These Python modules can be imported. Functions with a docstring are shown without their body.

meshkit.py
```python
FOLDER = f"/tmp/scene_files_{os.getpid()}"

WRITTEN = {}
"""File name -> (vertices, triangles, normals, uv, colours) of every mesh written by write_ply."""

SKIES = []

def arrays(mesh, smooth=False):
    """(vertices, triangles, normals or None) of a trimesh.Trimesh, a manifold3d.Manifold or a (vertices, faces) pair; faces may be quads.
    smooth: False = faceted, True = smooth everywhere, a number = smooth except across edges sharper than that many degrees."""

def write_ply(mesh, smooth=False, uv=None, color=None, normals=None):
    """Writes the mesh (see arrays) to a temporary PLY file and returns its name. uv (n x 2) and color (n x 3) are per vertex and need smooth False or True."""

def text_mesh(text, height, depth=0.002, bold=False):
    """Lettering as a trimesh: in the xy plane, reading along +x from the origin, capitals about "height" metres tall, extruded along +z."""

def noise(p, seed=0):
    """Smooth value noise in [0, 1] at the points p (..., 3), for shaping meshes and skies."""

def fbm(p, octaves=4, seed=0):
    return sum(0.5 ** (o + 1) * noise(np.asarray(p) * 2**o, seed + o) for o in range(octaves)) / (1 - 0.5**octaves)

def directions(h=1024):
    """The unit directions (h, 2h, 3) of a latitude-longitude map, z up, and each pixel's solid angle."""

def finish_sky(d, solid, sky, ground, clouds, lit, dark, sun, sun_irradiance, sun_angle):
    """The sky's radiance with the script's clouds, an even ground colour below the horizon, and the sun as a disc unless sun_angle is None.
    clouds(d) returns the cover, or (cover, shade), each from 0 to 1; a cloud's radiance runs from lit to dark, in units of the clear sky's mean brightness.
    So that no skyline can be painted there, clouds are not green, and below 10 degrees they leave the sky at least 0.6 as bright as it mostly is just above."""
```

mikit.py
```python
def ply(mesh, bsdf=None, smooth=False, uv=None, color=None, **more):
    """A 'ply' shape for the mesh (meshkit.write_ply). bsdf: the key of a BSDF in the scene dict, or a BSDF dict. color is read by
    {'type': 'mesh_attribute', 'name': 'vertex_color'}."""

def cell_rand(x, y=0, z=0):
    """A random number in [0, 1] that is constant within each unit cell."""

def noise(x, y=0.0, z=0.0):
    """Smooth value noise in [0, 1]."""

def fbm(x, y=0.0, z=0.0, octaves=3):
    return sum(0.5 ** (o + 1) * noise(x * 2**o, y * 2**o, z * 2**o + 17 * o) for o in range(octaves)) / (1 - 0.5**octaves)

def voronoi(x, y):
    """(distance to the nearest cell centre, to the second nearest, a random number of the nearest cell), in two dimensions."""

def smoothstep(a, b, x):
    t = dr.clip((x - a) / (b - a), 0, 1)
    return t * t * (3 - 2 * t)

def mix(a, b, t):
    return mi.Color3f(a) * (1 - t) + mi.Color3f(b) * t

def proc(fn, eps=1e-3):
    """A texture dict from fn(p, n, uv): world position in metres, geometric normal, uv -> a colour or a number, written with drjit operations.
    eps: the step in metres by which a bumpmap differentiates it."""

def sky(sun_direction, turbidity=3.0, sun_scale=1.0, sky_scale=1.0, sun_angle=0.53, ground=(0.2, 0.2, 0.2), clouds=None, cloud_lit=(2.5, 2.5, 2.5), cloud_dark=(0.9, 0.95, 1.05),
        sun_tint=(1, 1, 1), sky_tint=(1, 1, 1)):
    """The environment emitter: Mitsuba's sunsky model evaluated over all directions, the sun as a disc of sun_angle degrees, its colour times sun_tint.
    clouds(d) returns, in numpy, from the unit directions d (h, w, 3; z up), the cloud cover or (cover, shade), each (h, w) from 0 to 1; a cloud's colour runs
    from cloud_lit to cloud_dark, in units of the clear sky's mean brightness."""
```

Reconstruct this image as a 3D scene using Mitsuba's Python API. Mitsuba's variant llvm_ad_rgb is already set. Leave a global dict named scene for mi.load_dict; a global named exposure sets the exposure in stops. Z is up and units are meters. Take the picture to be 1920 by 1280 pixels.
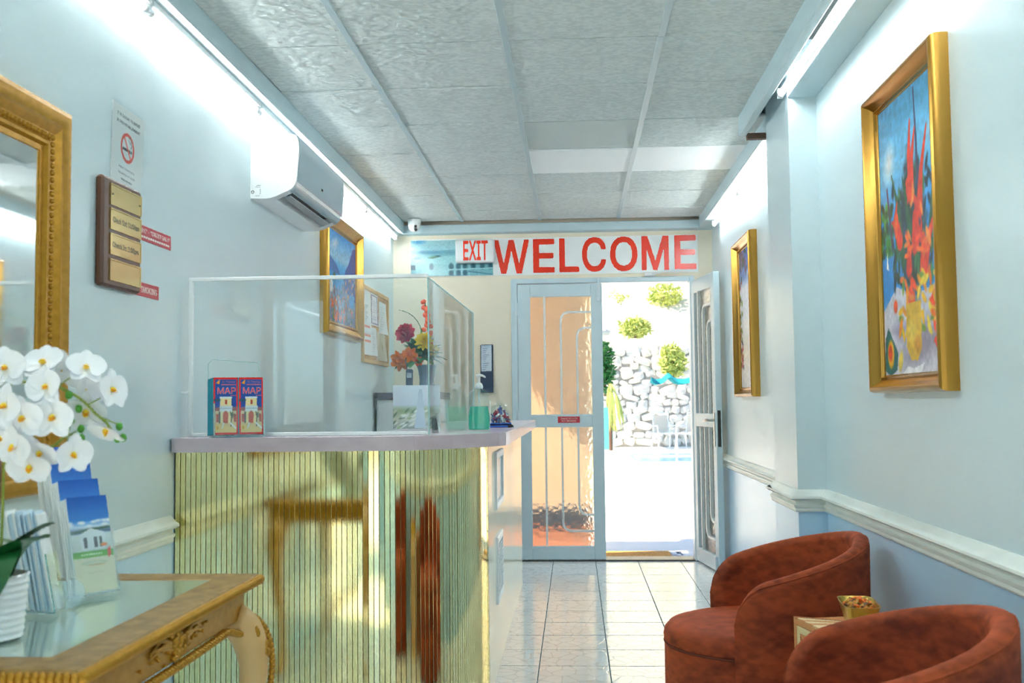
import math, random
import numpy as np, trimesh, manifold3d, drjit as dr, mitsuba as mi, mikit, meshkit
from shapely.geometry import Polygon, Point, LineString, box as sbox
from shapely import affinity

T = mi.ScalarTransform4f
scene, labels = {}, {}

# ------------------------------------------------------------------ camera, sky, sun, exposure
F_PX, YAW, PITCH, ROLL, EYE = 1977.6, -0.0586, 0.0591, 0.0108, 1.222
_fw = np.array([math.sin(YAW) * math.cos(PITCH), math.cos(YAW) * math.cos(PITCH), math.sin(PITCH)])
_r0 = np.array([math.cos(YAW), -math.sin(YAW), 0.0])
_d0 = np.cross(_fw, _r0)
_rt = math.cos(ROLL) * _r0 + math.sin(ROLL) * _d0
_up = -np.cross(_fw, _rt)
scene['camera'] = {'type': 'thinlens', 'fov': math.degrees(2 * math.atan(960 / F_PX)), 'fov_axis': 'x', 'aperture_radius': 0.0034, 'focus_distance': 5.2,
                   'near_clip': 0.05, 'far_clip': 300.0,
                   'to_world': T().look_at(origin=[0, 0, EYE], target=(np.array([0, 0, EYE]) + _fw).tolist(), up=_up.tolist())}
exposure = 1.46
TUBE = 16.0                       # radiance of the fluorescent tubes
SUN = np.array([-0.80, -0.18, 0.85])
scene['sky'] = mikit.sky(SUN, turbidity=3.0, sun_scale=3.4, sky_scale=3.6, ground=(0.35, 0.35, 0.33), sky_tint=(1.0, 0.95, 0.87))

# ------------------------------------------------------------------ helpers
def lin(c):
    if isinstance(c, str):
        c = [int(c[i:i + 2], 16) / 255 for i in (1, 3, 5)]
    c = np.asarray(c, float)
    return np.where(c <= 0.04045, c / 12.92, ((c + 0.055) / 1.055) ** 2.4)


def col(c):
    return {'type': 'rgb', 'value': [float(x) for x in (lin(c) if isinstance(c, str) else c)]}


def mat(name, c, rough=0.5, metal=0.0, spec=0.5, bump=None, bscale=0.002, eps=1e-3, **more):
    b = {'type': 'principled', 'base_color': mikit.proc(c) if callable(c) else (c if isinstance(c, dict) else col(c)), 'roughness': rough, 'metallic': metal, 'specular': spec, **more}
    if bump is not None:
        b = {'type': 'bumpmap', 'texture': mikit.proc(bump, eps), 'scale': bscale, 'bsdf': b}
    scene['mat_' + name] = {'type': 'twosided', 'bsdf': b}
    return 'mat_' + name


def key_for(name, parent=None):
    base = f'{parent}__{name}' if parent else name
    used = lambda k: k in scene or k in labels or any(x.startswith(k + '__') for x in scene)
    k, n = base, 0
    while used(k):
        n += 1
        k = f'{base}_{n:03d}'
    return k


def info(key, label=None, cat=None, group=None, kind=None):
    d = {}
    if label: d['label'] = label
    if cat: d['category'] = cat
    if group: d['group'] = group
    if kind: d['kind'] = kind
    labels[key] = d
    return key


def thing(name, label, cat, group=None, kind=None):
    return info(key_for(name), label, cat, group, kind)


def add(name, mesh, m, parent=None, smooth=30, label=None, cat=None, group=None, kind=None, to_world=None, uv=None, color=None, **more):
    k = key_for(name, parent)
    d = mikit.ply(mesh, m, smooth=False if color is not None and smooth == 30 else smooth, uv=uv, color=color, **more) if not isinstance(mesh, dict) else dict(mesh)
    if to_world is not None:
        d['to_world'] = to_world
    scene[k] = d
    if label or cat or kind:
        info(k, label, cat, group, kind)
    return k


def cat_(ms):
    return trimesh.util.concatenate([m for m in ms])


def bx(x0, x1, y0, y1, z0, z1, b=0.0):
    a0, a1 = np.array([x0, y0, z0], float), np.array([x1, y1, z1], float)
    if b <= 0:
        m = trimesh.creation.box(extents=a1 - a0)
        m.apply_translation((a0 + a1) / 2)
        return m
    h = (a1 - a0) / 2
    b = min(b, h.min() * 0.95)
    P = []
    for s in np.ndindex(2, 2, 2):
        g = np.array(s) * 2 - 1
        for k in range(3):
            q = h - b
            q[k] = h[k]
            P.append(g * q)
    m = trimesh.convex.convex_hull(np.array(P))
    m.apply_translation((a0 + a1) / 2)
    return m


def frame_m(origin, right, up):
    r, u = np.array(right, float), np.array(up, float)
    r /= np.linalg.norm(r)
    u = u - r * (u @ r)
    u /= np.linalg.norm(u)
    M = np.eye(4)
    M[:3, 0], M[:3, 1], M[:3, 2], M[:3, 3] = r, u, np.cross(r, u), origin
    return M


def mv(mesh, M):
    mesh = mesh.copy()
    mesh.apply_transform(M)
    return mesh


def tr(x, y, z):
    M = np.eye(4); M[:3, 3] = (x, y, z)
    return M


def rot(deg, axis):
    return trimesh.transformations.rotation_matrix(math.radians(deg), axis)


def ext(poly, h):
    ps = getattr(poly, 'geoms', [poly])
    return cat_([trimesh.creation.extrude_polygon(p, h, engine='earcut') for p in ps])


def quads(G, closed_u=False, closed_v=False):
    """mesh of a grid of points G (nu, nv, 3)"""
    nu, nv = G.shape[:2]
    iu = np.arange(nu if closed_u else nu - 1)
    iv = np.arange(nv if closed_v else nv - 1)
    a, b = np.meshgrid(iu, iv, indexing='ij')
    a, b = a.ravel(), b.ravel()
    a1, b1 = (a + 1) % nu, (b + 1) % nv
    q = np.stack([a * nv + b, a1 * nv + b, a1 * nv + b1, a * nv + b1], 1)
    f = np.vstack([q[:, [0, 1, 2]], q[:, [0, 2, 3]]])
    return trimesh.Trimesh(G.reshape(-1, 3), f, process=False)


def lathe(prof, n=40, caps=False):
    P = np.array(prof, float)
    a = np.arange(n) * 2 * np.pi / n
    G = np.stack([np.outer(np.cos(a), P[:, 0]), np.outer(np.sin(a), P[:, 0]), np.broadcast_to(P[:, 1], (n, len(P)))], -1)
    return quads(G, closed_u=True)


def spline(pts, n=40):
    from scipy.interpolate import CubicSpline
    P = np.array(pts, float)
    t = np.r_[0, np.cumsum(np.linalg.norm(np.diff(P, axis=0), axis=1))]
    return CubicSpline(t, P)(np.linspace(0, t[-1], n))


def tube(pts, r, sides=10, cap=True):
    p = np.asarray(pts, float)
    n = len(p)
    r = np.broadcast_to(np.asarray(r, float), (n,))
    t = np.gradient(p, axis=0)
    t /= np.linalg.norm(t, axis=1, keepdims=True) + 1e-12
    ref = np.array([0, 0, 1.0]) if abs(t[0][2]) < 0.9 else np.array([1.0, 0, 0])
    A = []
    a = np.cross(t[0], ref)
    for i in range(n):
        a = a - t[i] * (a @ t[i])
        a = a / (np.linalg.norm(a) + 1e-12)
        A.append(a)
    A = np.array(A)
    B = np.cross(t, A)
    ang = np.arange(sides) * 2 * np.pi / sides
    G = p[:, None] + r[:, None, None] * (np.cos(ang)[None, :, None] * A[:, None] + np.sin(ang)[None, :, None] * B[:, None])
    m = quads(G, closed_v=True)
    if cap:
        v = np.vstack([m.vertices, p[0], p[-1]])
        i = np.arange(sides)
        f0 = np.stack([i * 0 + n * sides, (i + 1) % sides, i], 1)
        f1 = np.stack([i * 0 + n * sides + 1, (n - 1) * sides + i, (n - 1) * sides + (i + 1) % sides], 1)
        m = trimesh.Trimesh(v, np.vstack([m.faces, f0, f1]), process=False)
    m.fix_normals()
    return m


def mould(w, h, prof):
    """mitred picture-frame moulding around a w x h rectangle (xy plane); prof = (inset, height) points from the outer back edge to the inner back edge"""
    G = []
    for u, z in prof:
        G.append([[u, u, z], [w - u, u, z], [w - u, h - u, z], [u, h - u, z]])
    m = quads(np.array(G, float), closed_v=True)
    m.faces = m.faces[:, ::-1]
    return m


def sweep_line(p0, p1, prof, out, up=(0, 0, 1)):
    """straight moulding from p0 to p1, prof = (out, up) points, closed outline, with end caps"""
    p0, p1, o, u = (np.array(x, float) for x in (p0, p1, out, up))
    P = np.array(prof, float)
    G = np.stack([p[None] + P[:, :1] * o + P[:, 1:] * u for p in (p0, p1)])
    m = quads(G, closed_v=True)
    c = trimesh.creation.triangulate_polygon(Polygon(P), engine='earcut')
    caps = []
    for p in (p0, p1):
        v = p[None] + c[0][:, :1] * o + c[0][:, 1:] * u
        caps.append(trimesh.Trimesh(v, c[1], process=False))
    return cat_([m] + caps)


class Canvas:
    """flat print: colours on an even grid of its own sheet (u to the right, v up, both 0..1)"""
    def __init__(s, w, h, nx, ny, c='#ffffff'):
        s.w, s.h, s.nx, s.ny = w, h, nx, ny
        s.u, s.v = np.meshgrid(np.linspace(0, 1, nx), np.linspace(0, 1, ny))
        s.a = np.zeros((ny, nx, 3)) + s._c(c)
        s.asp = w / h
        s.rng = np.random.default_rng(nx * 1000 + ny)

    def _c(s, c):
        return np.array([int(c[i:i + 2], 16) / 255 for i in (1, 3, 5)]) if isinstance(c, str) else np.array(c, float)

    def lay(s, m, c):
        s.a = s.a * (1 - m[..., None]) + s._c(c) * m[..., None]

    def grad(s, stops):
        st = sorted(stops)
        C = np.array([s._c(c) for _, c in st])
        for k in range(3):
            s.a[..., k] = np.interp(s.v, [x for x, _ in st], C[:, k])

    def rect(s, u0, v0, u1, v1, c):
        s.lay(((s.u >= u0) & (s.u <= u1) & (s.v >= v0) & (s.v <= v1)).astype(float), c)

    def blob(s, u, v, ru, rv, c, ang=0, soft=0.25, al=1.0, rough=0.0):
        x, y = (s.u - u) * s.asp, s.v - v
        ca, sa = math.cos(math.radians(ang)), math.sin(math.radians(ang))
        X, Y = x * ca + y * sa, -x * sa + y * ca
        d = np.sqrt((X / ru) ** 2 + (Y / rv) ** 2)
        if rough:
            d = d + rough * (meshkit.noise(np.stack([s.u * 40 * s.asp, s.v * 40, s.u * 0 + u * 50], -1)) - 0.5)
        s.lay(np.clip((1 - d) / soft, 0, 1) * al, c)

    def poly(s, pts, c):
        import shapely
        P = Polygon(pts)
        s.lay(shapely.contains_xy(P, s.u, s.v).astype(float), c)

    def stroke(s, pts, wd, c, w1=None):
        P = np.array(pts, float) * [s.asp, 1]
        n = len(P) - 1
        best = np.zeros(s.u.shape)
        x, y = s.u * s.asp, s.v
        for i in range(n):
            d = P[i + 1] - P[i]
            t = np.clip(((x - P[i][0]) * d[0] + (y - P[i][1]) * d[1]) / max(d @ d, 1e-9), 0, 1)
            q = np.hypot(x - P[i][0] - t * d[0], y - P[i][1] - t * d[1])
            tt = (i + t) / n
            ww = wd if w1 is None else wd + (w1 - wd) * tt
            best = np.maximum(best, np.clip((ww - q) / (0.35 * np.maximum(ww, 1e-4)), 0, 1))
        s.lay(best, c)

    def text(s, t, u, v, hh, c, wide=None, anchor='m', bold=False, italic=False):
        """capitals hh (of the sheet's height) tall, centred at u (or from u), baseline v, wide = width in u"""
        import glob
        from PIL import Image, ImageDraw, ImageFont
        f = ImageFont.truetype(glob.glob('/opt/blender-*/*/datafiles/fonts/Inter.woff2')[0], 80)
        b = f.getbbox(t, anchor='ls', stroke_width=2 * bold)
        im = Image.new('L', (b[2] - b[0] + 4, b[3] - b[1] + 4))
        ImageDraw.Draw(im).text((2 - b[0], 2 - b[1]), t, 255, f, anchor='ls', stroke_width=2 * bold)
        A = np.asarray(im, float) / 255
        pxh = hh / 58.0
        W = wide if wide else (b[2] - b[0]) * pxh / s.asp
        u0 = u - W / 2 if anchor == 'm' else u
        y_top = v + (-b[1]) * pxh
        # soft sampling: average over a cell
        acc = np.zeros(s.u.shape)
        du, dv = 1 / (s.nx - 1), 1 / (s.ny - 1)
        for a in (-0.33, 0, 0.33):
            for e in (-0.33, 0, 0.33):
                vv = s.v + e * dv
                uu = s.u + a * du - ((vv - v) * 0.25 / s.asp if italic else 0)
                ix = np.floor((uu - u0) / W * (b[2] - b[0])).astype(int) + 2
                iy = np.floor((y_top - vv) / pxh).astype(int) + 2
                ok = (ix >= 0) & (ix < A.shape[1]) & (iy >= 0) & (iy < A.shape[0])
                acc += np.where(ok, A[np.clip(iy, 0, A.shape[0] - 1), np.clip(ix, 0, A.shape[1] - 1)], 0)
        s.lay(acc / 9, c)

    def grain(s, amt, f=60):
        n = meshkit.fbm(np.stack([s.u * f * s.asp, s.v * f, s.u * 0], -1), 3) - 0.5
        s.a = np.clip(s.a * (1 + amt * n[..., None]), 0, 1)

    def mesh(s, t=0.001, back='#e8e8e6', curve=None):
        """(mesh, colours): printed front at z = t, with the sheet's own thickness behind it"""
        z = np.full(s.u.shape, t) if curve is None else curve(s.u, s.v) + t
        G = np.stack([s.u * s.w, s.v * s.h, z], -1)
        m = quads(G)
        m.faces = m.faces[:, ::-1]
        C = lin(np.clip(s.a, 0, 1)).reshape(-1, 3)
        B = G - [0, 0, t]
        m2 = quads(B)
        # rim
        ring = np.r_[[(0, i) for i in range(s.nx)], [(j, s.nx - 1) for j in range(1, s.ny)], [(s.ny - 1, i) for i in range(s.nx - 2, -1, -1)], [(j, 0) for j in range(s.ny - 2, 0, -1)]]
        R = np.stack([G[ring[:, 0], ring[:, 1]], B[ring[:, 0], ring[:, 1]]])
        m3 = quads(R, closed_v=True)
        full = cat_([m, m2, m3])
        bc = np.tile(lin(back), (len(m2.vertices) + len(m3.vertices), 1))
        return full, np.vstack([C, bc])


WL = lambda y, z, o=0.0: frame_m((-1.427 + o, y, z), (0, 1, 0), (0, 0, 1))        # on the left wall, facing +x
WR = lambda y, z, x=1.07, o=0.0: frame_m((x - o, y, z), (0, -1, 0), (0, 0, 1))     # on a right wall, facing -x
WB = lambda x, z, o=0.0: frame_m((x, 8.28 - o, z), (1, 0, 0), (0, 0, 1))           # on the door wall, facing the camera


def letters(text, x0, x1, h, depth=0.002, bold=False):
    m = meshkit.text_mesh(text, h, depth, bold)
    m.apply_translation([-m.bounds[0][0], 0, 0])
    m.apply_scale([(x1 - x0) / m.bounds[1][0], 1, 1])
    m.apply_translation([x0, 0, 0])
    return m

# ------------------------------------------------------------------ materials
fbm, noise, smoothstep, mix, vor = mikit.fbm, mikit.noise, mikit.smoothstep, mikit.mix, mikit.voronoi
c_ = lambda s: [float(x) for x in lin(s)]


def wall_color(p, n, uv):
    v = fbm(p.x * 1.7 + p.y * 1.3, p.y * 0.9 - p.x, p.z * 1.6)
    up = mix(c_('#c2d6dc'), c_('#ccdce0'), v)
    lo = mix(c_('#b4d9f2'), c_('#c0e0f4'), v)
    return dr.select(p.z < 0.79, lo, up)


def wall_bump(p, n, uv):
    return fbm(p.y * 5 + p.x * 5, p.z * 4, p.x * 3) + 0.12 * noise(p.y * 90 + p.x * 70, p.z * 90)


mat('wall', wall_color, rough=0.30, spec=0.5, bump=wall_bump, bscale=0.0035, eps=2e-3)
mat('cream_wall', lambda p, n, uv: mix(c_('#efe6d2'), c_('#e6dcc6'), fbm(p.x * 2, p.z * 2)), rough=0.6, spec=0.3)
mat('ceiling_tile', lambda p, n, uv: mix(c_('#cad2d0'), c_('#e2e8e5'), smoothstep(0.25, 0.75, fbm(p.x * 60, p.y * 85, 0, 3)) * 0.7 + 0.3 * fbm(p.x * 2, p.y * 2)), rough=0.85, spec=0.2,
    bump=lambda p, n, uv: fbm(p.x * 38, p.y * 62, 0, 2), bscale=0.018, eps=2e-3)
mat('ceiling_tile_plain', '#f0f4f4', rough=0.7)
mat('ceiling_tile_stained', lambda p, n, uv: mix(c_('#cfd6d2'), c_('#c8ad84'), smoothstep(0.55, 0.75, fbm(p.x * 5, p.y * 5)) * smoothstep(5.75, 5.9, p.y)), rough=0.85,
    bump=lambda p, n, uv: fbm(p.x * 38, p.y * 62, 0, 2), bscale=0.018, eps=2e-3)
mat('strip', '#b4c6ca', rough=0.45)
mat('beam', '#b9ced4', rough=0.45)
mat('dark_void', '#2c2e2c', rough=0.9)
mat('brown_board', '#5a4334', rough=0.7)
mat('rail', lambda p, n, uv: mix(c_('#e4e9e3'), c_('#d2d8d0'), fbm(p.y * 9 + p.x * 7, p.z * 30)), rough=0.35)


def tile_color(p, n, uv):
    a, b, w = vor(p.x * 13 + 0.4 * noise(p.x * 9, p.y * 9), p.y * 11)
    g = smoothstep(0.02, 0.11, b - a)
    base = mix(c_('#d0d5d6'), c_('#e0e1de'), fbm(p.x * 6, p.y * 6) * 0.7 + 0.3 * w)
    return base * (0.80 + 0.20 * g)


def tile_bump(p, n, uv):
    a, b, w = vor(p.x * 13 + 0.4 * noise(p.x * 9, p.y * 9), p.y * 11)
    return smoothstep(0.0, 0.16, b - a) + 0.25 * fbm(p.x * 30, p.y * 30)


mat('floor_tile', tile_color, rough=0.11, spec=0.8, bump=tile_bump, bscale=0.0004, eps=1.5e-3)
mat('grout', '#5d696e', rough=0.9)
mat('door_paint', lambda p, n, uv: mix(c_('#cbdde4'), c_('#c0d4dc'), fbm(p.x * 8, p.z * 3)), rough=0.35)
mat('white_paint', '#dfe6e6', rough=0.35)
mat('white_plastic', '#eef2f2', rough=0.3)
mat('grey_plastic', '#9fb3bd', rough=0.12, spec=0.7)
mat('black', '#0d0f12', rough=0.45)
mat('dark_blue', '#22344c', rough=0.35)
mat('black_gloss', '#101114', rough=0.08)
mat('steel', '#b8b8b4', rough=0.25, metal=1.0)
mat('chrome_dark', '#4b4a46', rough=0.3, metal=1.0)
mat('alu', '#cfdbe2', rough=0.3, metal=0.3)


def gilt(p, n, uv):
    v = fbm(p.x * 60, p.y * 60, p.z * 60)
    return mix(c_('#96660f'), c_('#c89230'), 0.35 + 0.5 * (v - 0.5))


mat('gilt', gilt, rough=0.36, metal=0.55, bump=lambda p, n, uv: fbm(p.x * 40, p.y * 40, p.z * 40), bscale=0.0012)
mat('frame_gold', lambda p, n, uv: mix(c_('#9e6f2c'), c_('#cb9a4e'), fbm(p.x * 6, p.y * 8, p.z * 1.5)), rough=0.22, metal=1.0)
mat('gilt_dull', lambda p, n, uv: mix(c_('#745420'), c_('#987230'), fbm(p.x * 40, p.y * 40, p.z * 40)), rough=0.4, metal=0.3)
mat('frame_dark', lambda p, n, uv: mix(c_('#7a5a1e'), c_('#a07a34'), fbm(p.x * 9, p.y * 9, p.z * 9)), rough=0.45, metal=0.4)
mat('pale_wood', lambda p, n, uv: mix(c_('#d8b27a'), c_('#c59a5e'), fbm(p.x * 14, p.y * 14, p.z * 3)), rough=0.45)
mat('dark_wood', lambda p, n, uv: mix(c_('#3e2110'), c_('#5e361a'), fbm(p.x * 60, p.y * 60, p.z * 5)), rough=0.35)
mat('brass_plate', '#c9b27a', rough=0.2, metal=0.9)
mat('mirror', '#e8efee', rough=0.02, metal=1.0)
for i, g in enumerate(((1.0, 0.88, 0.45), (0.98, 0.85, 0.41), (1.0, 0.90, 0.50))):
    scene[f'mat_slat_{i}'] = {'type': 'twosided', 'bsdf': {'type': 'roughconductor', 'material': 'none', 'alpha': 0.008, 'specular_reflectance': {'type': 'rgb', 'value': list(g)}}}
mat('slat_backing', '#2e2415', rough=0.6)
mat('laminate', '#e9e2cb', rough=0.07, spec=0.6)
mat('counter_lip', lambda p, n, uv: mix(c_('#bba9b0'), c_('#c5b6bc'), fbm(p.x * 20, p.y * 20, p.z * 40)), rough=0.12, spec=0.6)
scene['mat_glass'] = {'type': 'dielectric', 'int_ior': 1.49, 'ext_ior': 1.0}
scene['mat_pane'] = {'type': 'thindielectric', 'int_ior': 1.5, 'specular_transmittance': {'type': 'rgb', 'value': [0.93, 0.97, 0.96]}}
scene['mat_acrylic'] = {'type': 'thindielectric', 'int_ior': 1.49, 'specular_transmittance': {'type': 'rgb', 'value': [0.95, 0.98, 0.985]}}
scene['mat_ripple'] = {'type': 'bumpmap', 'texture': mikit.proc(lambda p, n, uv: fbm(p.x * 55, p.z * 40, p.y * 30, 2), 2e-3), 'scale': 0.003,
                       'bsdf': {'type': 'roughdielectric', 'alpha': 0.06, 'int_ior': 1.5, 'specular_transmittance': {'type': 'rgb', 'value': [0.99, 0.95, 0.88]}}}
scene['mat_bottle'] = {'type': 'thindielectric', 'int_ior': 1.55, 'specular_transmittance': {'type': 'rgb', 'value': [0.84, 0.91, 0.91]}}
mat('glass_edge', '#9fc4c0', rough=0.2)
scene['mat_table_glass'] = {'type': 'twosided', 'bsdf': {'type': 'blendbsdf', 'weight': 0.55,
                            'a': {'type': 'principled', 'base_color': col('#8f9c8c'), 'roughness': 0.05, 'specular': 0.8},
                            'b': {'type': 'roughconductor', 'material': 'none', 'alpha': 0.015, 'specular_reflectance': {'type': 'rgb', 'value': [0.86, 0.93, 0.88]}}}}


def velvet(p, n, uv):
    v = fbm(p.x * 6, p.y * 6, p.z * 12)
    w = fbm(p.x * 38 + 3, p.y * 38, p.z * 55)
    return mix(c_('#47170b'), c_('#98401d'), smoothstep(0.12, 0.80, 0.55 * v + 0.45 * w))


mat('velvet', velvet, rough=0.75, spec=0.25, sheen=0.9, sheen_tint=0.8)
mat('velvet_seam', '#5a2410', rough=0.85)
mat('print', {'type': 'mesh_attribute', 'name': 'vertex_color'}, rough=0.45, spec=0.4)
mat('print_gloss', {'type': 'mesh_attribute', 'name': 'vertex_color'}, rough=0.18, spec=0.5)
mat('paper', '#eef0ee', rough=0.6)
mat('teal_paper', '#0f7f92', rough=0.5)
mat('red_vinyl', '#ea2f0c', rough=0.25)
mat('red_sign', '#b02430', rough=0.35)
mat('white_ink', '#f3e9e4', rough=0.5)
mat('black_ink', '#26282c', rough=0.5)
mat('petal_white', '#f6f7fa', rough=0.55, spec=0.3)
mat('petal_lip', '#f2d32a', rough=0.5)
mat('leaf', lambda p, n, uv: mix(c_('#0b3a1c'), c_('#1b5c2c'), fbm(p.x * 20, p.y * 20, p.z * 20)), rough=0.3)
mat('stem', '#7f8f2e', rough=0.5)
mat('stem_brown', '#5e4636', rough=0.6)
mat('bud', '#3f8a1e', rough=0.4)
mat('ceramic', '#f0f2f2', rough=0.18)
mat('gel', '#17b08e', rough=0.08, spec=0.6, spec_trans=0.0)
scene['mat_liquid'] = {'type': 'twosided', 'bsdf': {'type': 'principled', 'base_color': col('#28c6a2'), 'roughness': 0.1, 'specular': 0.6}}
mat('lid_clear', '#dfe9ea', rough=0.15)
mat('blue_plastic', '#1f56b4', rough=0.3)
mat('flower_red', '#b0163a', rough=0.5)
mat('flower_yellow', '#e3cc2e', rough=0.5)
mat('flower_orange', '#ec8a1e', rough=0.5)
mat('flower_coral', '#f0603a', rough=0.5)
mat('vase', '#8fa6bc', rough=0.15)
mat('brass_bowl', '#b59648', rough=0.25, metal=0.8)
mat('chip_orange', '#e8711a', rough=0.55)
mat('chip_brown', '#6b4320', rough=0.6)
mat('chip_ochre', '#c58a2a', rough=0.55)
mat('wood_light', '#e2cd9a', rough=0.4)
mat('wood_tan', '#cc8a55', rough=0.4)
mat('wood_brown', '#9a5a2c', rough=0.4)
mat('cork', lambda p, n, uv: mix(c_('#b98a5a'), c_('#cfa878'), noise(p.y * 120, p.z * 120)), rough=0.8)
mat('tube_cap', '#dfe5e6', rough=0.35)
scene['mat_tube'] = {'type': 'diffuse', 'reflectance': col('#f4f6f6')}
# outside
mat('patio', lambda p, n, uv: mix(c_('#e6e4df'), c_('#d8d6d0'), fbm(p.x * 2, p.y * 2)), rough=0.7)
mat('peach_wall', '#ecd6bf', rough=0.8)
mat('peach_band', '#44546a', rough=0.8)
mat('porch_floor', '#c98a7c', rough=0.6)
mat('stone', lambda p, n, uv: mix(c_('#bcc2c6'), c_('#efe8dc'), fbm(p.x * 4, p.z * 4, p.y * 4)), rough=0.85)
mat('mortar', '#b8b6b2', rough=0.9)
mat('teal_paint', '#5fc4c8', rough=0.6)
mat('teal_cloth', '#0f8f9c', rough=0.7)
mat('mesh_grey', '#cfc8bb', rough=0.8)
mat('pool_water', '#1c66c0', rough=0.1)
mat('foliage', lambda p, n, uv: mix(c_('#7f9f4a'), c_('#ccd078'), fbm(p.x * 2, p.y * 2, p.z * 2)), rough=0.6)
mat('foliage_dark', lambda p, n, uv: mix(c_('#124a24'), c_('#2f7a35'), fbm(p.x * 3, p.y * 3, p.z * 3)), rough=0.5)
mat('hill', lambda p, n, uv: mix(c_('#d2ceb4'), c_('#ece4cf'), fbm(p.x * 0.8, p.y * 0.8, p.z * 0.8)), rough=0.9)
mat('coir', lambda p, n, uv: mix(c_('#a8773a'), c_('#c99a58'), noise(p.x * 90, p.y * 30)), rough=0.9)
mat('mat_border', lambda p, n, uv: mix(c_('#2f3a4c'), c_('#c8ccd2'), smoothstep(0.45, 0.55, noise(p.x * 45, p.y * 45))), rough=0.8)
mat('roof_metal', '#8b9aa0', rough=0.5)
# ------------------------------------------------------------------ the setting
CEIL = 2.651
S = 'structure'

# floor: grout slab with every tile of its own
add('floor', bx(-1.427, 1.09, -1.9, 8.33, -0.10, -0.0013), 'mat_grout', label='pale glossy embossed ceramic tile floor of the lobby', kind=S)
TP, TX0, TY0 = 0.3264, -0.182, 5.007
tile_w = TP - 0.005
xs_full = [TX0 + TP * i for i in range(-4, 4)]
_tile_cache = {}
for j in range(-21, 11):
    y0 = TY0 + TP * j
    for x0 in xs_full:
        a, b = max(x0, -1.425), min(x0 + TP, 1.088)
        c, d = max(y0, -1.88), min(y0 + TP, 8.325)
        if d - c < 0.03 or b - a < 0.03: continue
        kk = (round(b - a, 4), round(d - c, 4))
        if kk not in _tile_cache:
            _tile_cache[kk] = mikit.ply(bx(0.0025, b - a - 0.0025, 0.0035, d - c - 0.0035, -0.008, 0.0, 0.0012), 'mat_floor_tile')
        add('tile', _tile_cache[kk], None, parent='floor', to_world=T().translate([a, c, 0]))

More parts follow.
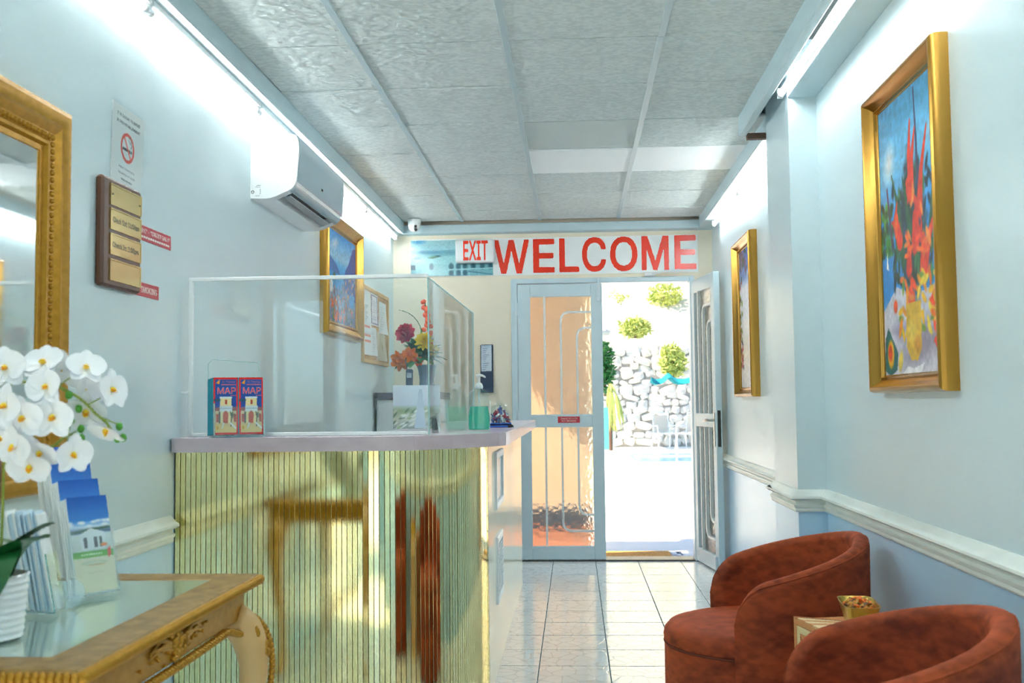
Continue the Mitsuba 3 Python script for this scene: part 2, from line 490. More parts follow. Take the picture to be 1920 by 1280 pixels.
# ceiling: slab above, strips and lay-in tiles
add('ceiling', bx(-1.55, 1.25, -2.0, 8.45, 2.80, 2.95), 'mat_dark_void', label='suspended ceiling of textured grey lay-in tiles on pale strips', kind=S)  # slab coloured dark to stand in for shade in the tile gaps
SX = [-0.861, -0.251, 0.359]
edges = [-1.33] + SX + [0.86]
rngc = np.random.default_rng(3)
for j in range(-10, 7):
    y0, y1 = 4.075 + 0.61 * j, 4.075 + 0.61 * (j + 1)
    y1 = min(y1, 8.15)
    for i in range(4):
        xr = edges[i + 1]
        if i == 3 and y0 > 5.25: xr = 0.995
        m = 'mat_ceiling_tile'
        if j == 3 and i in (2, 3): m = 'mat_ceiling_tile_plain'
        if j == 2 and i == 2: m = 'mat_ceiling_tile_stained'
        dz = rngc.uniform(-0.0015, 0.003) + (0.004 if (j == 3 and i == 3) else 0)
        tilt = rngc.uniform(-0.0018, 0.0018)
        g0 = 0.004 + rngc.uniform(0, 0.003)
        if j == 3 and i == 0: g0 = 0.016
        t = bx(edges[i] + 0.004, xr - (0.010 if i == 3 and xr < 0.9 else 0.004), y0 + g0, y1 - 0.0022, 2.653, 2.669, 0.006)
        t.vertices[:, 2] += dz + tilt * (t.vertices[:, 1] - y0) / 0.3
        add('tile', t, m, parent='ceiling')
for x in SX:
    # flat strips in tile-long lengths, butted a little unevenly as they hang
    for j in range(-10, 7):
        y0, y1 = 4.075 + 0.61 * j, min(4.075 + 0.61 * (j + 1), 8.15)
        o = rngc.uniform(-0.0012, 0.0012)
        add('strip', bx(x - 0.0135 + o, x + 0.0135 + o, y0 + 0.001, y1 - 0.001, 2.6475 + rngc.uniform(0, 0.001), 2.653, 0.001), 'mat_strip', parent='ceiling')

# walls (each a slab with real thickness)
add('wall_left', cat_([bx(-1.60, -1.427, 1.25, 8.5, -0.1, 2.85), bx(-1.60, -1.427, -0.35, 1.25, 2.15, 2.85), bx(-1.60, -1.427, -2.0, -0.35, -0.1, 2.85)]), 'mat_wall',
    label='pale blue painted left wall of the lobby', kind=S)
add('wall_right', cat_([bx(1.07, 1.30, -2.0, 4.62, -0.1, 2.85)]), 'mat_wall', label='pale blue painted right wall beside the chairs', kind=S)
add('wall_right_far', bx(1.09, 1.30, 4.60, 8.5, -0.1, 2.85), 'mat_wall', label='pale right wall between the column and the door', kind=S)
add('wall_column', bx(0.947, 1.12, 4.60, 5.12, -0.05, 2.85), 'mat_wall', label='pale blue wall column between the two right-hand paintings', kind=S)
add('wall_behind', cat_([bx(-1.60, -1.05, -2.1, -1.9, -0.1, 2.85), bx(0.75, 1.30, -2.1, -1.9, -0.1, 2.85), bx(-1.05, 0.75, -2.1, -1.9, 2.25, 2.85)]), 'mat_wall', label='wall behind the viewer', kind=S)
DX0, DX1, DTOP = -0.490, 0.945, 2.205
add('wall_door', cat_([bx(-1.60, DX0, 8.28, 8.45, -0.1, 2.85), bx(DX1, 1.30, 8.28, 8.45, -0.1, 2.85), bx(DX0, DX1, 8.28, 8.45, DTOP, 2.85)]), 'mat_cream_wall',
    label='cream end wall around the double door', kind=S)
# roof above, so that no daylight enters over the walls; an added eave shades the porch wall
add('roof', cat_([bx(-1.9, 1.6, -2.4, 8.55, 2.96, 3.10), bx(-1.9, 0.16, 8.55, 9.35, 2.96, 3.10)]), 'mat_roof_metal', label='flat roof over the lobby with an added eave shading the porch wall', kind=S)

# beams (timber boxes under the ceiling edge)
n = 0
def trim(mesh, m, label):
    global n
    n += 1
    add(f'trim_{n}', mesh, m, label=label, kind=S)
trim(bx(-1.427, -1.322, -1.9, 8.17, 2.566, 2.660, 0.004), 'mat_beam', 'pale blue box beam along the left edge of the ceiling')
trim(bx(0.845, 0.884, -1.9, 5.32, 2.556, 2.80, 0.004), 'mat_beam', 'pale blue fascia along the near right edge of the ceiling')
trim(bx(0.982, 1.09, 5.30, 8.17, 2.566, 2.80, 0.004), 'mat_beam', 'pale blue box beam along the far right edge of the ceiling')
trim(bx(-1.427, 1.09, 8.175, 8.285, 2.566, 2.634, 0.004), 'mat_beam', 'pale blue box beam over the welcome banner')
trim(bx(0.945, 1.07, -1.9, 4.60, 2.543, 2.566, 0.002), 'mat_beam', 'pale blue soffit board between light tube and right wall')
trim(bx(0.884, 1.02, 5.285, 5.32, 2.537, 2.566), 'mat_brown_board', 'brown end board under the near right fascia')

# chair rails
RP = [(0, 0.0), (0.012, 0.0), (0.016, 0.006), (0.014, 0.016), (0.020, 0.020), (0.022, 0.030), (0.012, 0.036), (0.012, 0.046), (0.030, 0.052), (0.036, 0.058), (0.034, 0.066),
      (0.022, 0.074), (0.014, 0.084), (0.006, 0.092), (0, 0.094)]
z0 = 0.750
trim(sweep_line((-1.427, 1.25, z0), (-1.427, 3.66, z0), RP, (1, 0, 0)), 'mat_rail', 'white moulded chair rail on the left wall')
trim(sweep_line((1.07, -1.9, z0), (1.07, 4.60, z0), RP, (-1, 0, 0)), 'mat_rail', 'white moulded chair rail behind the two tub chairs')
def col_rail():
    # wraps the column: front face and side face, mitred at the corner
    P = np.array(RP)
    path = []
    for d, u in P:
        path.append([[1.07, 4.60 - d, z0 + u], [0.947 - d, 4.60 - d, z0 + u], [0.947 - d, 5.12 + d, z0 + u], [1.09, 5.12 + d, z0 + u]])
    m = quads(np.array(path))
    return m
trim(col_rail(), 'mat_rail', 'white moulded chair rail wrapped around the wall column')
trim(sweep_line((1.09, 5.12, z0), (1.09, 8.28, z0), RP, (-1, 0, 0)), 'mat_rail', 'white moulded chair rail on the far right wall')

# door frame, two leaves
jamb = cat_([bx(DX0, DX0 + 0.049, 8.262, 8.40, 0, DTOP, 0.004), bx(DX1 - 0.036, DX1, 8.262, 8.40, 0, DTOP, 0.004), bx(DX0 + 0.036, DX1 - 0.036, 8.262, 8.40, DTOP - 0.04, DTOP, 0.004)])
trim(jamb, 'mat_door_paint', 'pale blue frame of the double door')
trim(bx(DX0, DX1, 8.262, 8.46, -0.03, 0.012, 0.006), 'mat_chrome_dark', 'dark metal threshold of the open doorway')


def rounded_path(pts, r=0.07, n=8):
    out = [np.array(pts[0], float)]
    for a, b, c in zip(pts[:-2], pts[1:-1], pts[2:]):
        a, b, c = (np.array(q, float) for q in (a, b, c))
        u, v = (a - b) / np.linalg.norm(a - b), (c - b) / np.linalg.norm(c - b)
        for t in np.linspace(0, 1, n):
            out.append((1 - t) ** 2 * (b + u * r) + 2 * t * (1 - t) * b + t * t * (b + v * r))
    out.append(np.array(pts[-1], float))
    return np.array(out)


def bar(pts, wd=0.016, th=0.024):
    """flat iron bar following a path in the x-z plane of the leaf"""
    P = np.array(pts, float)
    t = np.gradient(P, axis=0)
    t /= np.linalg.norm(t, axis=1, keepdims=True)
    nrm = np.stack([-t[:, 1], t[:, 0]], 1) * wd / 2
    G = []
    for s, y in ((1, -th / 2), (1, th / 2), (-1, th / 2), (-1, -th / 2)):
        q = P + s * nrm
        G.append(np.stack([q[:, 0], np.full(len(q), y), q[:, 1]], 1))
    m = quads(np.stack(G, 1), closed_v=True)
    return m


def door_leaf(name, M, mirror, label, pane_mat):
    """leaf in its own coordinates: x 0..0.66 from the hinge, y 0..0.045 outwards, z 0.012..2.16"""
    W_, Z0, Z1 = 0.664, 0.012, 2.160
    X = (lambda x0, x1: (W_ - x1, W_ - x0)) if mirror else (lambda x0, x1: (x0, x1))
    def B(x0, x1, z0, z1, y0=0.0, y1=0.045, b=0.003):
        a = X(x0, x1)
        return mv(bx(a[0], a[1], y0, y1, z0, z1, b), M)
    root = name
    info(root, label, None, None, S)
    add('stile', B(0, 0.098, Z0, Z1), 'mat_door_paint', root)
    add('stile', B(0.576, W_, Z0, Z1), 'mat_door_paint', root)
    add('top_rail', B(0.098, 0.576, 2.060, Z1), 'mat_door_paint', root)
    add('lock_rail', B(0.098, 0.576, 1.036, 1.136), 'mat_door_paint', root)
    add('bottom_rail', B(0.098, 0.576, Z0, 0.116), 'mat_door_paint', root)
    add('glass_pane', B(0.092, 0.582, 1.130, 2.066, 0.024, 0.029, 0), pane_mat, root, smooth=False, label='rippled obscure glass pane')
    add('glass_pane', B(0.092, 0.582, 0.110, 1.042, 0.024, 0.029, 0), pane_mat, root, smooth=False, label='rippled obscure glass pane')
    gx = (lambda x: W_ - x) if mirror else (lambda x: x)
    for pts in ([(0.210, 1.132), (0.210, 2.064)], [(0.337, 1.132), (0.337, 1.937), (0.580, 1.937)], [(0.463, 1.132), (0.463, 1.812), (0.580, 1.812)],
                [(0.210, 1.040), (0.210, 0.112)], [(0.337, 1.040), (0.337, 0.232), (0.580, 0.232)], [(0.463, 1.040), (0.463, 0.357), (0.580, 0.357)]):
        q = rounded_path([(gx(a), b) for a, b in pts], 0.075) if len(pts) == 3 else np.array([(gx(a), b) for a, b in pts])
        m = bar(q)
        m.apply_translation([0, 0.0105, 0])
        add('bar', mv(m, M), 'mat_white_paint', root)
    return root


d1 = door_leaf('door_1', tr(-0.438, 8.268, 0), False, 'closed left leaf of the door, pale blue with rippled glass and curved bars', 'mat_ripple')
for z in (1.967, 1.113, 0.25):
    add('hinge', mv(cat_([trimesh.creation.cylinder(radius=0.008, height=0.10, sections=14), mv(bx(-0.012, 0.018, 0.004, 0.008, -0.05, 0.05), np.eye(4))]), tr(-0.448, 8.262, z)), 'mat_alu', d1)
add('bolt', cat_([bx(0.182, 0.212, 8.255, 8.268, 2.02, 2.165, 0.003), bx(0.190, 0.204, 8.246, 8.256, 2.055, 2.20, 0.003)]), 'mat_alu', d1)
M2 = tr(0.909, 8.300, 0) @ rot(-82.5 + 180, (0, 0, 1)) @ rot(180, (0, 0, 1)) @ tr(0, -0.045, 0)
# the open right leaf swings in on the right: x axis of the leaf points towards the camera
ang = math.radians(-82.0)
M2 = frame_m((0.915, 8.285, 0), (math.cos(ang), math.sin(ang), 0), (0, 0, 1))
M2[:3, 1], M2[:3, 2] = np.array([math.sin(-ang), math.cos(ang), 0]), np.array([0, 0, 1.0])
d2 = door_leaf('door_2', M2, False, 'right leaf of the door, swung open against the right wall', 'mat_ripple')
hz = 1.075
add('lock_plate', mv(bx(0.664, 0.667, 0.010, 0.034, 0.90, 1.16, 0.001), M2), 'mat_chrome_dark', d2, label='dark lock plate on the door edge')
hp = cat_([bx(0.610, 0.635, -0.006, 0.0, 0.90, 1.145, 0.002), mv(tube([(0.622, -0.004, 1.09), (0.622, -0.045, 1.09), (0.600, -0.056, 1.092), (0.52, -0.056, 1.080)], [0.010, 0.009, 0.009, 0.007], 12), np.eye(4))])
add('handle', mv(hp, M2), 'mat_steel', d2, label='steel lever handle')
add('foot_bolt', mv(bx(0.60, 0.63, -0.018, 0, 0.02, 0.12, 0.004), M2), 'mat_alu', d2)

# overhead closer on the frame
k = thing('door_closer', 'white door closer arm above the open right door leaf', 'door closer')
add('arm', tube([(0.60, 8.25, 2.225), (0.70, 8.20, 2.235), (0.835, 8.19, 2.245)], 0.008, 8), 'mat_white_plastic', k)
add('bracket', bx(0.56, 0.64, 8.235, 8.282, 2.207, 2.238, 0.006), 'mat_white_plastic', k)

# glass door beside the console table, behind the viewer's left shoulder (seen only in reflections)
add('window_1', cat_([bx(-1.56, -1.47, -0.35, -0.29, 0, 2.15), bx(-1.56, -1.47, 1.19, 1.25, 0, 2.15), bx(-1.56, -1.47, 0.42, 0.48, 0, 2.15), bx(-1.56, -1.47, -0.35, 1.25, 2.09, 2.15)]), 'mat_white_paint',
    label='white frame of the glazed opening in the left wall', kind=S)
for y0, y1 in ((-0.30, 0.43), (0.47, 1.20)):
    add('pane', bx(-1.517, -1.513, y0, y1, 0.0, 2.10), 'mat_pane', 'window_1', smooth=False)

add('added_window_2', cat_([bx(-1.05, -0.99, -2.05, -1.95, 0, 2.25), bx(0.69, 0.75, -2.05, -1.95, 0, 2.25), bx(-0.18, -0.12, -2.05, -1.95, 0, 2.25), bx(-1.05, 0.75, -2.05, -1.95, 2.19, 2.25)]), 'mat_white_paint',  # unseen glazed front, added so daylight fills the ceiling
    label='white frame of an added glazed front behind the viewer that lets in fill daylight', kind=S)
for x0, x1 in ((-1.0, -0.17), (-0.13, 0.70)):
    add('pane', bx(x0, x1, -2.002, -1.998, 0.0, 2.20), 'mat_pane', 'added_window_2', smooth=False)

# ------------------------------------------------------------------ fluorescent tubes
def lamp(x, y0, y1, z, label, group=None, rad=0.0135):
    k = thing('fluorescent_lamp', label, 'lamp', group)
    m = trimesh.creation.cylinder(radius=rad, height=y1 - y0 - 0.05, sections=20)
    m = mv(m, tr(x, (y0 + y1) / 2, z) @ rot(90, (1, 0, 0)))
    add('tube', m, 'mat_tube', k, smooth=True, emitter={'type': 'area', 'radiance': {'type': 'rgb', 'value': [TUBE * q for q in (0.95, 1.0, 1.01)]}})
    for s, y in ((1, y0), (-1, y1)):
        cap = mv(trimesh.creation.cylinder(radius=rad * 1.02, height=0.024, sections=20), tr(x, y + s * 0.013, z) @ rot(90, (1, 0, 0)))
        add('end_cap', cap, 'mat_tube_cap', k)
        add('socket', bx(x - 0.013, x + 0.013, y - 0.009 + s * -0.004, y + 0.009 + s * -0.004, z - 0.014, 2.567 if x < 0 else z + 0.030, 0.003), 'mat_white_plastic', k)
    if x < 0:
        add('shade_batten', bx(x - 0.022, x + 0.021, y0, y1, z + 0.0145, 2.5665, 0.002), 'mat_white_plastic', k)  # added above the tube to keep its light off the beam underside
    return k
names = ['nearest the viewer', 'above the console table', 'above the wooden plaque', 'above the air conditioner', 'behind the air conditioner', 'by the camera dome']
ys = [0.92, 2.125, 3.335, 4.545, 5.755, 6.965]  # the first tube is added, unseen, to brighten the near room
for y, nm in zip(ys, ['added beside the viewer, out of frame, to brighten the near room', 'above the mirror', 'above the no-smoking notice', 'just above the air conditioner', 'above the blue harbour painting', 'ending by the white camera dome']):
    lamp(-1.388, y, y + 1.195, 2.530, f'bare fluorescent tube on the left wall beam {nm}')
lamp(0.919, 3.40, 4.615, 2.561, 'bare fluorescent tube over the large flower painting, ending at the column')
lamp(0.919, 2.18, 3.38, 2.561, 'bare fluorescent tube on the near right, just out of frame above the flower painting')
lamp(0.919, 0.96, 2.16, 2.561, 'bare fluorescent tube added on the right wall beside the viewer, out of frame, to brighten the near room')  # unseen tube, added for more light near the viewer
lamp(1.045, 6.64, 7.80, 2.527, 'bare fluorescent tube at far right beside the welcome banner')
lamp(1.045, 5.44, 6.60, 2.527, 'bare fluorescent tube on the far right beam, next to the column')
# ------------------------------------------------------------------ counter
def bez(P0, P1, P2, P3, n=200):
    t = np.linspace(0, 1, n)[:, None]
    P0, P1, P2, P3 = (np.array(p, float) for p in (P0, P1, P2, P3))
    return (1 - t) ** 3 * P0 + 3 * (1 - t) ** 2 * t * P1 + 3 * (1 - t) * t * t * P2 + t ** 3 * P3


front = np.vstack([[[-1.424, 3.700]], bez((-0.76, 3.700), (-0.50, 3.700), (-0.372, 3.98), (-0.372, 4.44))])
counter = thing('reception_counter', 'reception counter with gold mirrored slat front and pale glossy side', 'counter')
inner = [(-0.372, 7.21), (-0.72, 7.21), (-0.72, 4.45), (-0.95, 4.15), (-1.424, 4.15)]
body = Polygon(list(map(tuple, front)) + inner)
add('body', mv(ext(body, 1.064), tr(0, 0, 0.0)), 'mat_slat_backing', counter)
# slats of the tambour front
seg = np.linalg.norm(np.diff(front, axis=0), axis=1)
cum = np.r_[0, np.cumsum(seg)]
PITCH = 0.0187
rngs = np.random.default_rng(11)
sl = {}
for i in range(int((cum[-1] - 0.012) / PITCH)):
    s = 0.012 + PITCH * i
    c = np.array([np.interp(s, cum, front[:, k]) for k in (0, 1)])
    d = np.array([np.interp(s + 0.004, cum, front[:, k]) - np.interp(s - 0.004, cum, front[:, k]) for k in (0, 1)])
    a = math.degrees(math.atan2(d[1], d[0])) + rngs.normal(0, 0.07)
    v = i % 3
    if v not in sl:
        # a slat: flat mirrored face with eased edges
        P = Polygon([(-0.0084, 0.001), (-0.0083, -0.0047), (-0.0080, -0.0050), (0.0080, -0.0050), (0.0083, -0.0047), (0.0084, 0.001)])
        sl[v] = mikit.ply(ext(P, 1.060), f'mat_slat_{v}')
    add('slat', sl[v], None, counter, to_world=T().translate([c[0], c[1], 0.002]).rotate([0, 0, 1], a).rotate([1, 0, 0], rngs.normal(0, 0.02)))
# side panels with two vents
add('side_panel', bx(-0.392, -0.366, 4.43, 5.37, 0.0, 1.064, 0.002), 'mat_laminate', counter, label='pale glossy side panel with two vents')
add('side_panel', bx(-0.394, -0.369, 5.375, 7.21, 0.0, 1.064, 0.002), 'mat_laminate', counter, label='pale glossy far side panel')


def vent(y0, y1, z0, z1, slats):
    f = mould(y1 - y0, z1 - z0, [(0, 0), (0, 0.008), (0.004, 0.012), (0.03, 0.012), (0.034, 0.004)])
    M = frame_m((-0.366, y0, z0), (0, 1, 0), (0, 0, 1))
    k = add('vent', mv(f, M), 'mat_white_paint', counter, label='white framed vent')
    add('vent_back', bx(-0.366, -0.363, y0 + 0.03, y1 - 0.03, z0 + 0.03, z1 - 0.03), 'mat_grey_plastic', k)
    if slats:
        for z in np.arange(z0 + 0.04, z1 - 0.035, 0.018):
            add('louvre', mv(bx(-0.007, 0.007, y0 + 0.032, y1 - 0.032, -0.0012, 0.0012), tr(-0.3575, 0, z) @ rot(-35, (0, 1, 0))), 'mat_white_paint', k)
vent(4.77, 5.23, 0.745, 1.005, False)
vent(4.81, 5.15, 0.318, 0.618, True)
# countertop: L-shaped slab with a rounded outer corner
lip = [(-1.425, 3.640), (-0.80, 3.645), (-0.66, 3.655), (-0.56, 3.675), (-0.44, 3.785), (-0.335, 3.91), (-0.285, 3.985), (-0.265, 4.06), (-0.260, 4.20), (-0.258, 7.00), (-0.80, 7.00), (-0.80, 4.40), (-0.95, 4.28), (-1.425, 4.28)]
tp = Polygon(lip).buffer(-0.03).buffer(0.03, quad_segs=8)
def slab(poly, z0, z1, e):
    g = []
    for off, z in ((0.0, z0), (0.0, z1 - e), (-e * 0.35, z1 - e * 0.3), (-e, z1)):
        p = poly.buffer(off) if off else poly
        g.append((p, z))
    base = ext(poly, z1 - e - z0); base.apply_translation([0, 0, z0])
    top = ext(poly.buffer(-e), e); top.apply_translation([0, 0, z1 - e])
    mid = ext(poly.buffer(-e * 0.3), e * 0.7); mid.apply_translation([0, 0, z1 - e])
    return cat_([base, mid, top])
add('countertop', slab(tp, 1.064, 1.1135, 0.004), 'mat_counter_lip', counter, label='mauve grey polished countertop')

# acrylic screen on the counter
scr = thing('acrylic_screen', 'clear acrylic sneeze screen with white edge strips on the reception counter', 'screen')
add('front_pane', bx(-1.402, -0.532, 3.790, 3.794, 1.124, 1.690), 'mat_acrylic', scr, smooth=False, label='clear front sheet')
add('edge_strip', bx(-1.412, -0.526, 3.785, 3.799, 1.684, 1.698, 0.002), 'mat_white_plastic', scr)
add('edge_strip', bx(-1.412, -1.396, 3.785, 3.799, 1.114, 1.684, 0.002), 'mat_white_plastic', scr)
add('edge_strip', bx(-1.396, -0.532, 3.785, 3.799, 1.114, 1.128, 0.002), 'mat_white_plastic', scr)
sa = math.atan2(4.52 - 3.80, -0.4345 + 0.529)
Ms = frame_m((-0.529, 3.80, 1.1135), (math.cos(sa), math.sin(sa), 0), (0, 0, 1))
Ls = math.hypot(0.72, 0.0945)
pp = Polygon([(0, 0), (Ls, 0), (Ls, 0.501), (0, 0.572)])
add('side_pane', mv(ext(pp, 0.004), Ms), 'mat_acrylic', scr, smooth=False, label='clear side sheet')
def edge(p, q, r=0.0028):
    return tube([(*p, 0.002), (*q, 0.002)], r, 6)
add('pane_edge', mv(cat_([edge((0, 0), (0, 0.572)), edge((0, 0.572), (Ls, 0.501)), edge((Ls, 0.501), (Ls, 0))]), Ms), 'mat_glass_edge', scr, label='greenish polished edge')
k = add('wall_hook', tube([(-1.4265, 3.76, 1.275), (-1.415, 3.76, 1.275), (-1.412, 3.79, 1.278)], 0.004, 8), 'mat_white_plastic', scr)

# ------------------------------------------------------------------ air conditioner
mat('grille', '#4a5256', rough=0.8)
ac = thing('air_conditioner', 'white split air conditioner on the left wall above the counter', 'air conditioner')
prof = spline([(-1.427, 2.147), (-1.392, 2.145), (-1.355, 2.145), (-1.316, 2.153), (-1.273, 2.171), (-1.238, 2.190), (-1.224, 2.212), (-1.2155, 2.264), (-1.210, 2.333), (-1.2115, 2.40), (-1.222, 2.425), (-1.24, 2.432)], 60)
pf = Polygon([(-1.427, 2.147)] + list(map(tuple, prof[1:])) + [(-1.427, 2.432)])
def xz_ext(poly, y0, y1):
    m = ext(poly, y1 - y0)
    m.apply_transform(np.array([[1, 0, 0, 0], [0, 0, -1, y1], [0, 1, 0, 0], [0, 0, 0, 1.0]]))
    return m
hole = Polygon([(-1.325, 2.10), (-1.243, 2.10), (-1.243, 2.196), (-1.262, 2.208), (-1.315, 2.196), (-1.325, 2.17)])
pb = pf.difference(hole)
add('casing', cat_([xz_ext(pf, 4.57, 4.63), xz_ext(pb, 4.63, 5.41), xz_ext(pf, 5.41, 5.47)]), 'mat_white_plastic', ac)
fp = [(x, z) for x, z in prof if z > 2.214 and x > -1.24]
fo = LineString(fp).buffer(0.004, cap_style='flat')
add('front_panel', xz_ext(fo, 4.585, 5.47), 'mat_grey_plastic', ac, label='glossy grey front panel')
lo = [(x, z) for x, z in prof if 2.178 < z < 2.210]
add('lower_trim', xz_ext(LineString(lo).buffer(0.003, cap_style='flat'), 4.585, 5.47), 'mat_grey_plastic', ac)
add('added_intake_grille', bx(-1.42, -1.245, 4.60, 5.44, 2.4322, 2.436), 'mat_grille', ac, label='dark grey top intake grille, added to cut light bounced onto the ceiling')  # dark plate added on top so less tube light bounces to the ceiling
add('outlet', cat_([bx(-1.322, -1.246, 4.632, 5.408, 2.196, 2.206)]), 'mat_black', ac, label='dark air outlet')
add('vane', mv(bx(-0.017, 0.017, 4.65, 5.395, -0.003, 0.003, 0.002), tr(-1.283, 0, 2.166) @ rot(-20, (0, 1, 0))), 'mat_grey_plastic', ac)
add('cover_screw', cat_([mv(trimesh.creation.torus(0.006, 0.0012, 16, 6), tr(-1.417, 4.5695, 2.175) @ rot(90, (1, 0, 0))),
                         bx(-1.405, -1.384, 4.5688, 4.571, 2.157, 2.1585), bx(-1.405, -1.384, 4.5688, 4.571, 2.196, 2.1975), bx(-1.4, -1.38, 4.5688, 4.571, 2.203, 2.2045), bx(-1.383, -1.3815, 4.5688, 4.571, 2.165, 2.19)]), 'mat_chrome_dark', ac)
add('indicator', bx(-1.2105, -1.206, 5.0, 5.015, 2.262, 2.272, 0.001), 'mat_chrome_dark', ac)

# ------------------------------------------------------------------ camera dome, exit sign, welcome banner
cam = thing('security_camera', 'small white dome security camera under the ceiling corner', 'camera')
add('base', mv(lathe([(0, 0), (0.052, 0), (0.053, -0.012), (0.050, -0.03)], 28), tr(-1.217, 8.02, 2.651)), 'mat_white_plastic', cam, smooth=40)
a = np.linspace(0, np.pi / 2, 10)
add('dome', mv(lathe([(0.047 * math.cos(t), -0.045 - 0.052 * math.sin(t)) for t in a][::1] + [], 28), tr(-1.217, 8.02, 2.651)), 'mat_white_plastic', cam, smooth=True)
add('collar', mv(lathe([(0.050, -0.028), (0.049, -0.046), (0.040, -0.046)], 28), tr(-1.217, 8.02, 2.651)), 'mat_white_plastic', cam)
for z in (-0.058, -0.082):
    add('lens', mv(trimesh.creation.icosphere(2, 0.0125), tr(-1.202, 8.02 - 0.036 if z > -0.07 else 8.02 - 0.028, 2.651 + z)), 'mat_black_gloss', cam, smooth=True)

bn = thing('welcome_banner', 'long banner with a house photo and red WELCOME over the door', 'banner')
bw, bh = 2.262, 0.286
C = Canvas(0.655, bh, 150, 72, '#e9f3f4')
C.grad([(0, '#8fb8bc'), (0.45, '#dff0f0'), (0.62, '#9cc8d0'), (0.68, '#8db9cc'), (0.74, '#d8ecf2'), (1.0, '#eaf6fa')])
C.blob(0.1, 0.97, 0.25, 0.10, '#7fc4e6', soft=0.8)
C.blob(0.16, 0.66, 0.5, 0.05, '#6fa8c0', soft=0.6); C.blob(0.6, 0.70, 0.6, 0.04, '#9cc6cf', soft=0.6)
C.blob(0.3, 0.52, 0.25, 0.06, '#6d9a7c', soft=0.6); C.blob(0.08, 0.50, 0.14, 0.06, '#2f7a90', soft=0.6); C.blob(0.33, 0.56, 0.10, 0.03, '#2e6f80', soft=0.6)
C.poly([(0.08, 0.40), (0.42, 0.56), (0.56, 0.56), (0.82, 0.36), (0.5, 0.30)], '#d3eced')
C.poly([(0.06, 0.02), (0.06, 0.40), (0.5, 0.30), (0.46, 0.02)], '#bfdfe1')
C.poly([(0.46, 0.02), (0.5, 0.30), (0.99, 0.36), (0.99, 0.0)], '#a6cfd6')
C.rect(0, 0.18, 0.06, 0.32, '#2d6272')
for u in (0.25, 0.49, 0.58, 0.66, 0.76, 0.87, 0.97):
    C.blob(u, 0.26, 0.085, 0.12, '#2f7482', soft=0.5)
for u in (0.49, 0.58, 0.66):
    C.blob(u, 0.08, 0.085, 0.11, '#2f6f80', soft=0.5)
for u in (0.535, 0.62, 0.71):
    C.stroke([(u, 0.38), (u, 0)], 0.014, '#d9eef0')
C.stroke([(0.46, 0.17), (0.99, 0.20)], 0.02, '#d9eef0')
C.stroke([(0.7, 0.12), (0.99, 0.02)], 0.02, '#5d99ac')
C.grain(0.25); C.a = np.clip((C.a - 0.10) * [0.82, 0.98, 1.0], 0.02, 1)
m, cc = C.mesh(0.002)
M = WB(-1.284, 2.240, 0.006)
add('photo_print', mv(m, M), 'mat_print_gloss', bn, color=cc, label='blue-green printed photo of a house by the sea')
add('sheet', mv(bx(0.655, bw, 0.008, 0.288, 0, 0.002), M), 'mat_paper', bn)
add('sheet_edge', mv(bx(0.0, bw, -0.004, 0.292, -0.004, 0.0), M), 'mat_paper', bn)
for ch, a, b, z0_, z1_ in (('W', -0.621, -0.344, 2.249, 2.517), ('E', -0.311, -0.143, 2.252, 2.520), ('L', -0.105, 0.051, 2.253, 2.521), ('C', 0.075, 0.262, 2.252, 2.526), ('O', 0.295, 0.508, 2.253, 2.526), ('M', 0.541, 0.753, 2.257, 2.526), ('E', 0.797, 0.966, 2.259, 2.528)):
    t = meshkit.text_mesh(ch, 0.25, 0.0015, True)
    lo_, hi_ = t.bounds
    t.apply_translation(-lo_)
    t.apply_scale([(b - a) / (hi_ - lo_)[0], (z1_ - z0_) / (hi_ - lo_)[1], 1])
    add('letter', mv(t, WB(a, z0_, 0.0085)), 'mat_red_vinyl', bn)

ex = thing('exit_sign', 'white exit sign with red EXIT letters over the banner photo', 'exit sign')
add('box', bx(-0.922, -0.612, 8.203, 8.2705, 2.332, 2.522, 0.016), 'mat_white_plastic', ex, smooth=50)
t = letters('EXIT', -0.858, -0.664, 0.148, 0.0015, True)
add('lettering', mv(t, WB(0, 2.355, 0.0772)), 'mat_red_vinyl', ex)

# ------------------------------------------------------------------ picture frames
def frame_prof(w, d):
    # upright rounded outer side, crest, then a long slope down to the sight edge
    P = [(0, 0), (0.0, 0.45), (0.02, 0.70), (0.08, 0.90), (0.18, 1.0), (0.28, 1.0), (0.36, 0.93), (0.50, 0.66), (0.66, 0.46), (0.76, 0.38), (0.80, 0.44), (0.87, 0.45), (0.91, 0.38), (0.93, 0.26), (1.0, 0.22), (1.0, 0.0)]
    return [(u * w, z * d) for u, z in P]


def picture(label, M, w, h, fw, fd, canvas, name='framed_painting'):
    k = thing(name, label, 'painting')
    add('frame', mv(mould(w, h, frame_prof(fw, fd)), M), 'mat_frame_gold', k, smooth=25)
    m, cc = canvas.mesh(0.006)
    add('canvas', mv(m, M @ tr(fw - 0.004, fw - 0.004, 0.004)), 'mat_print', k, color=cc)
    return k


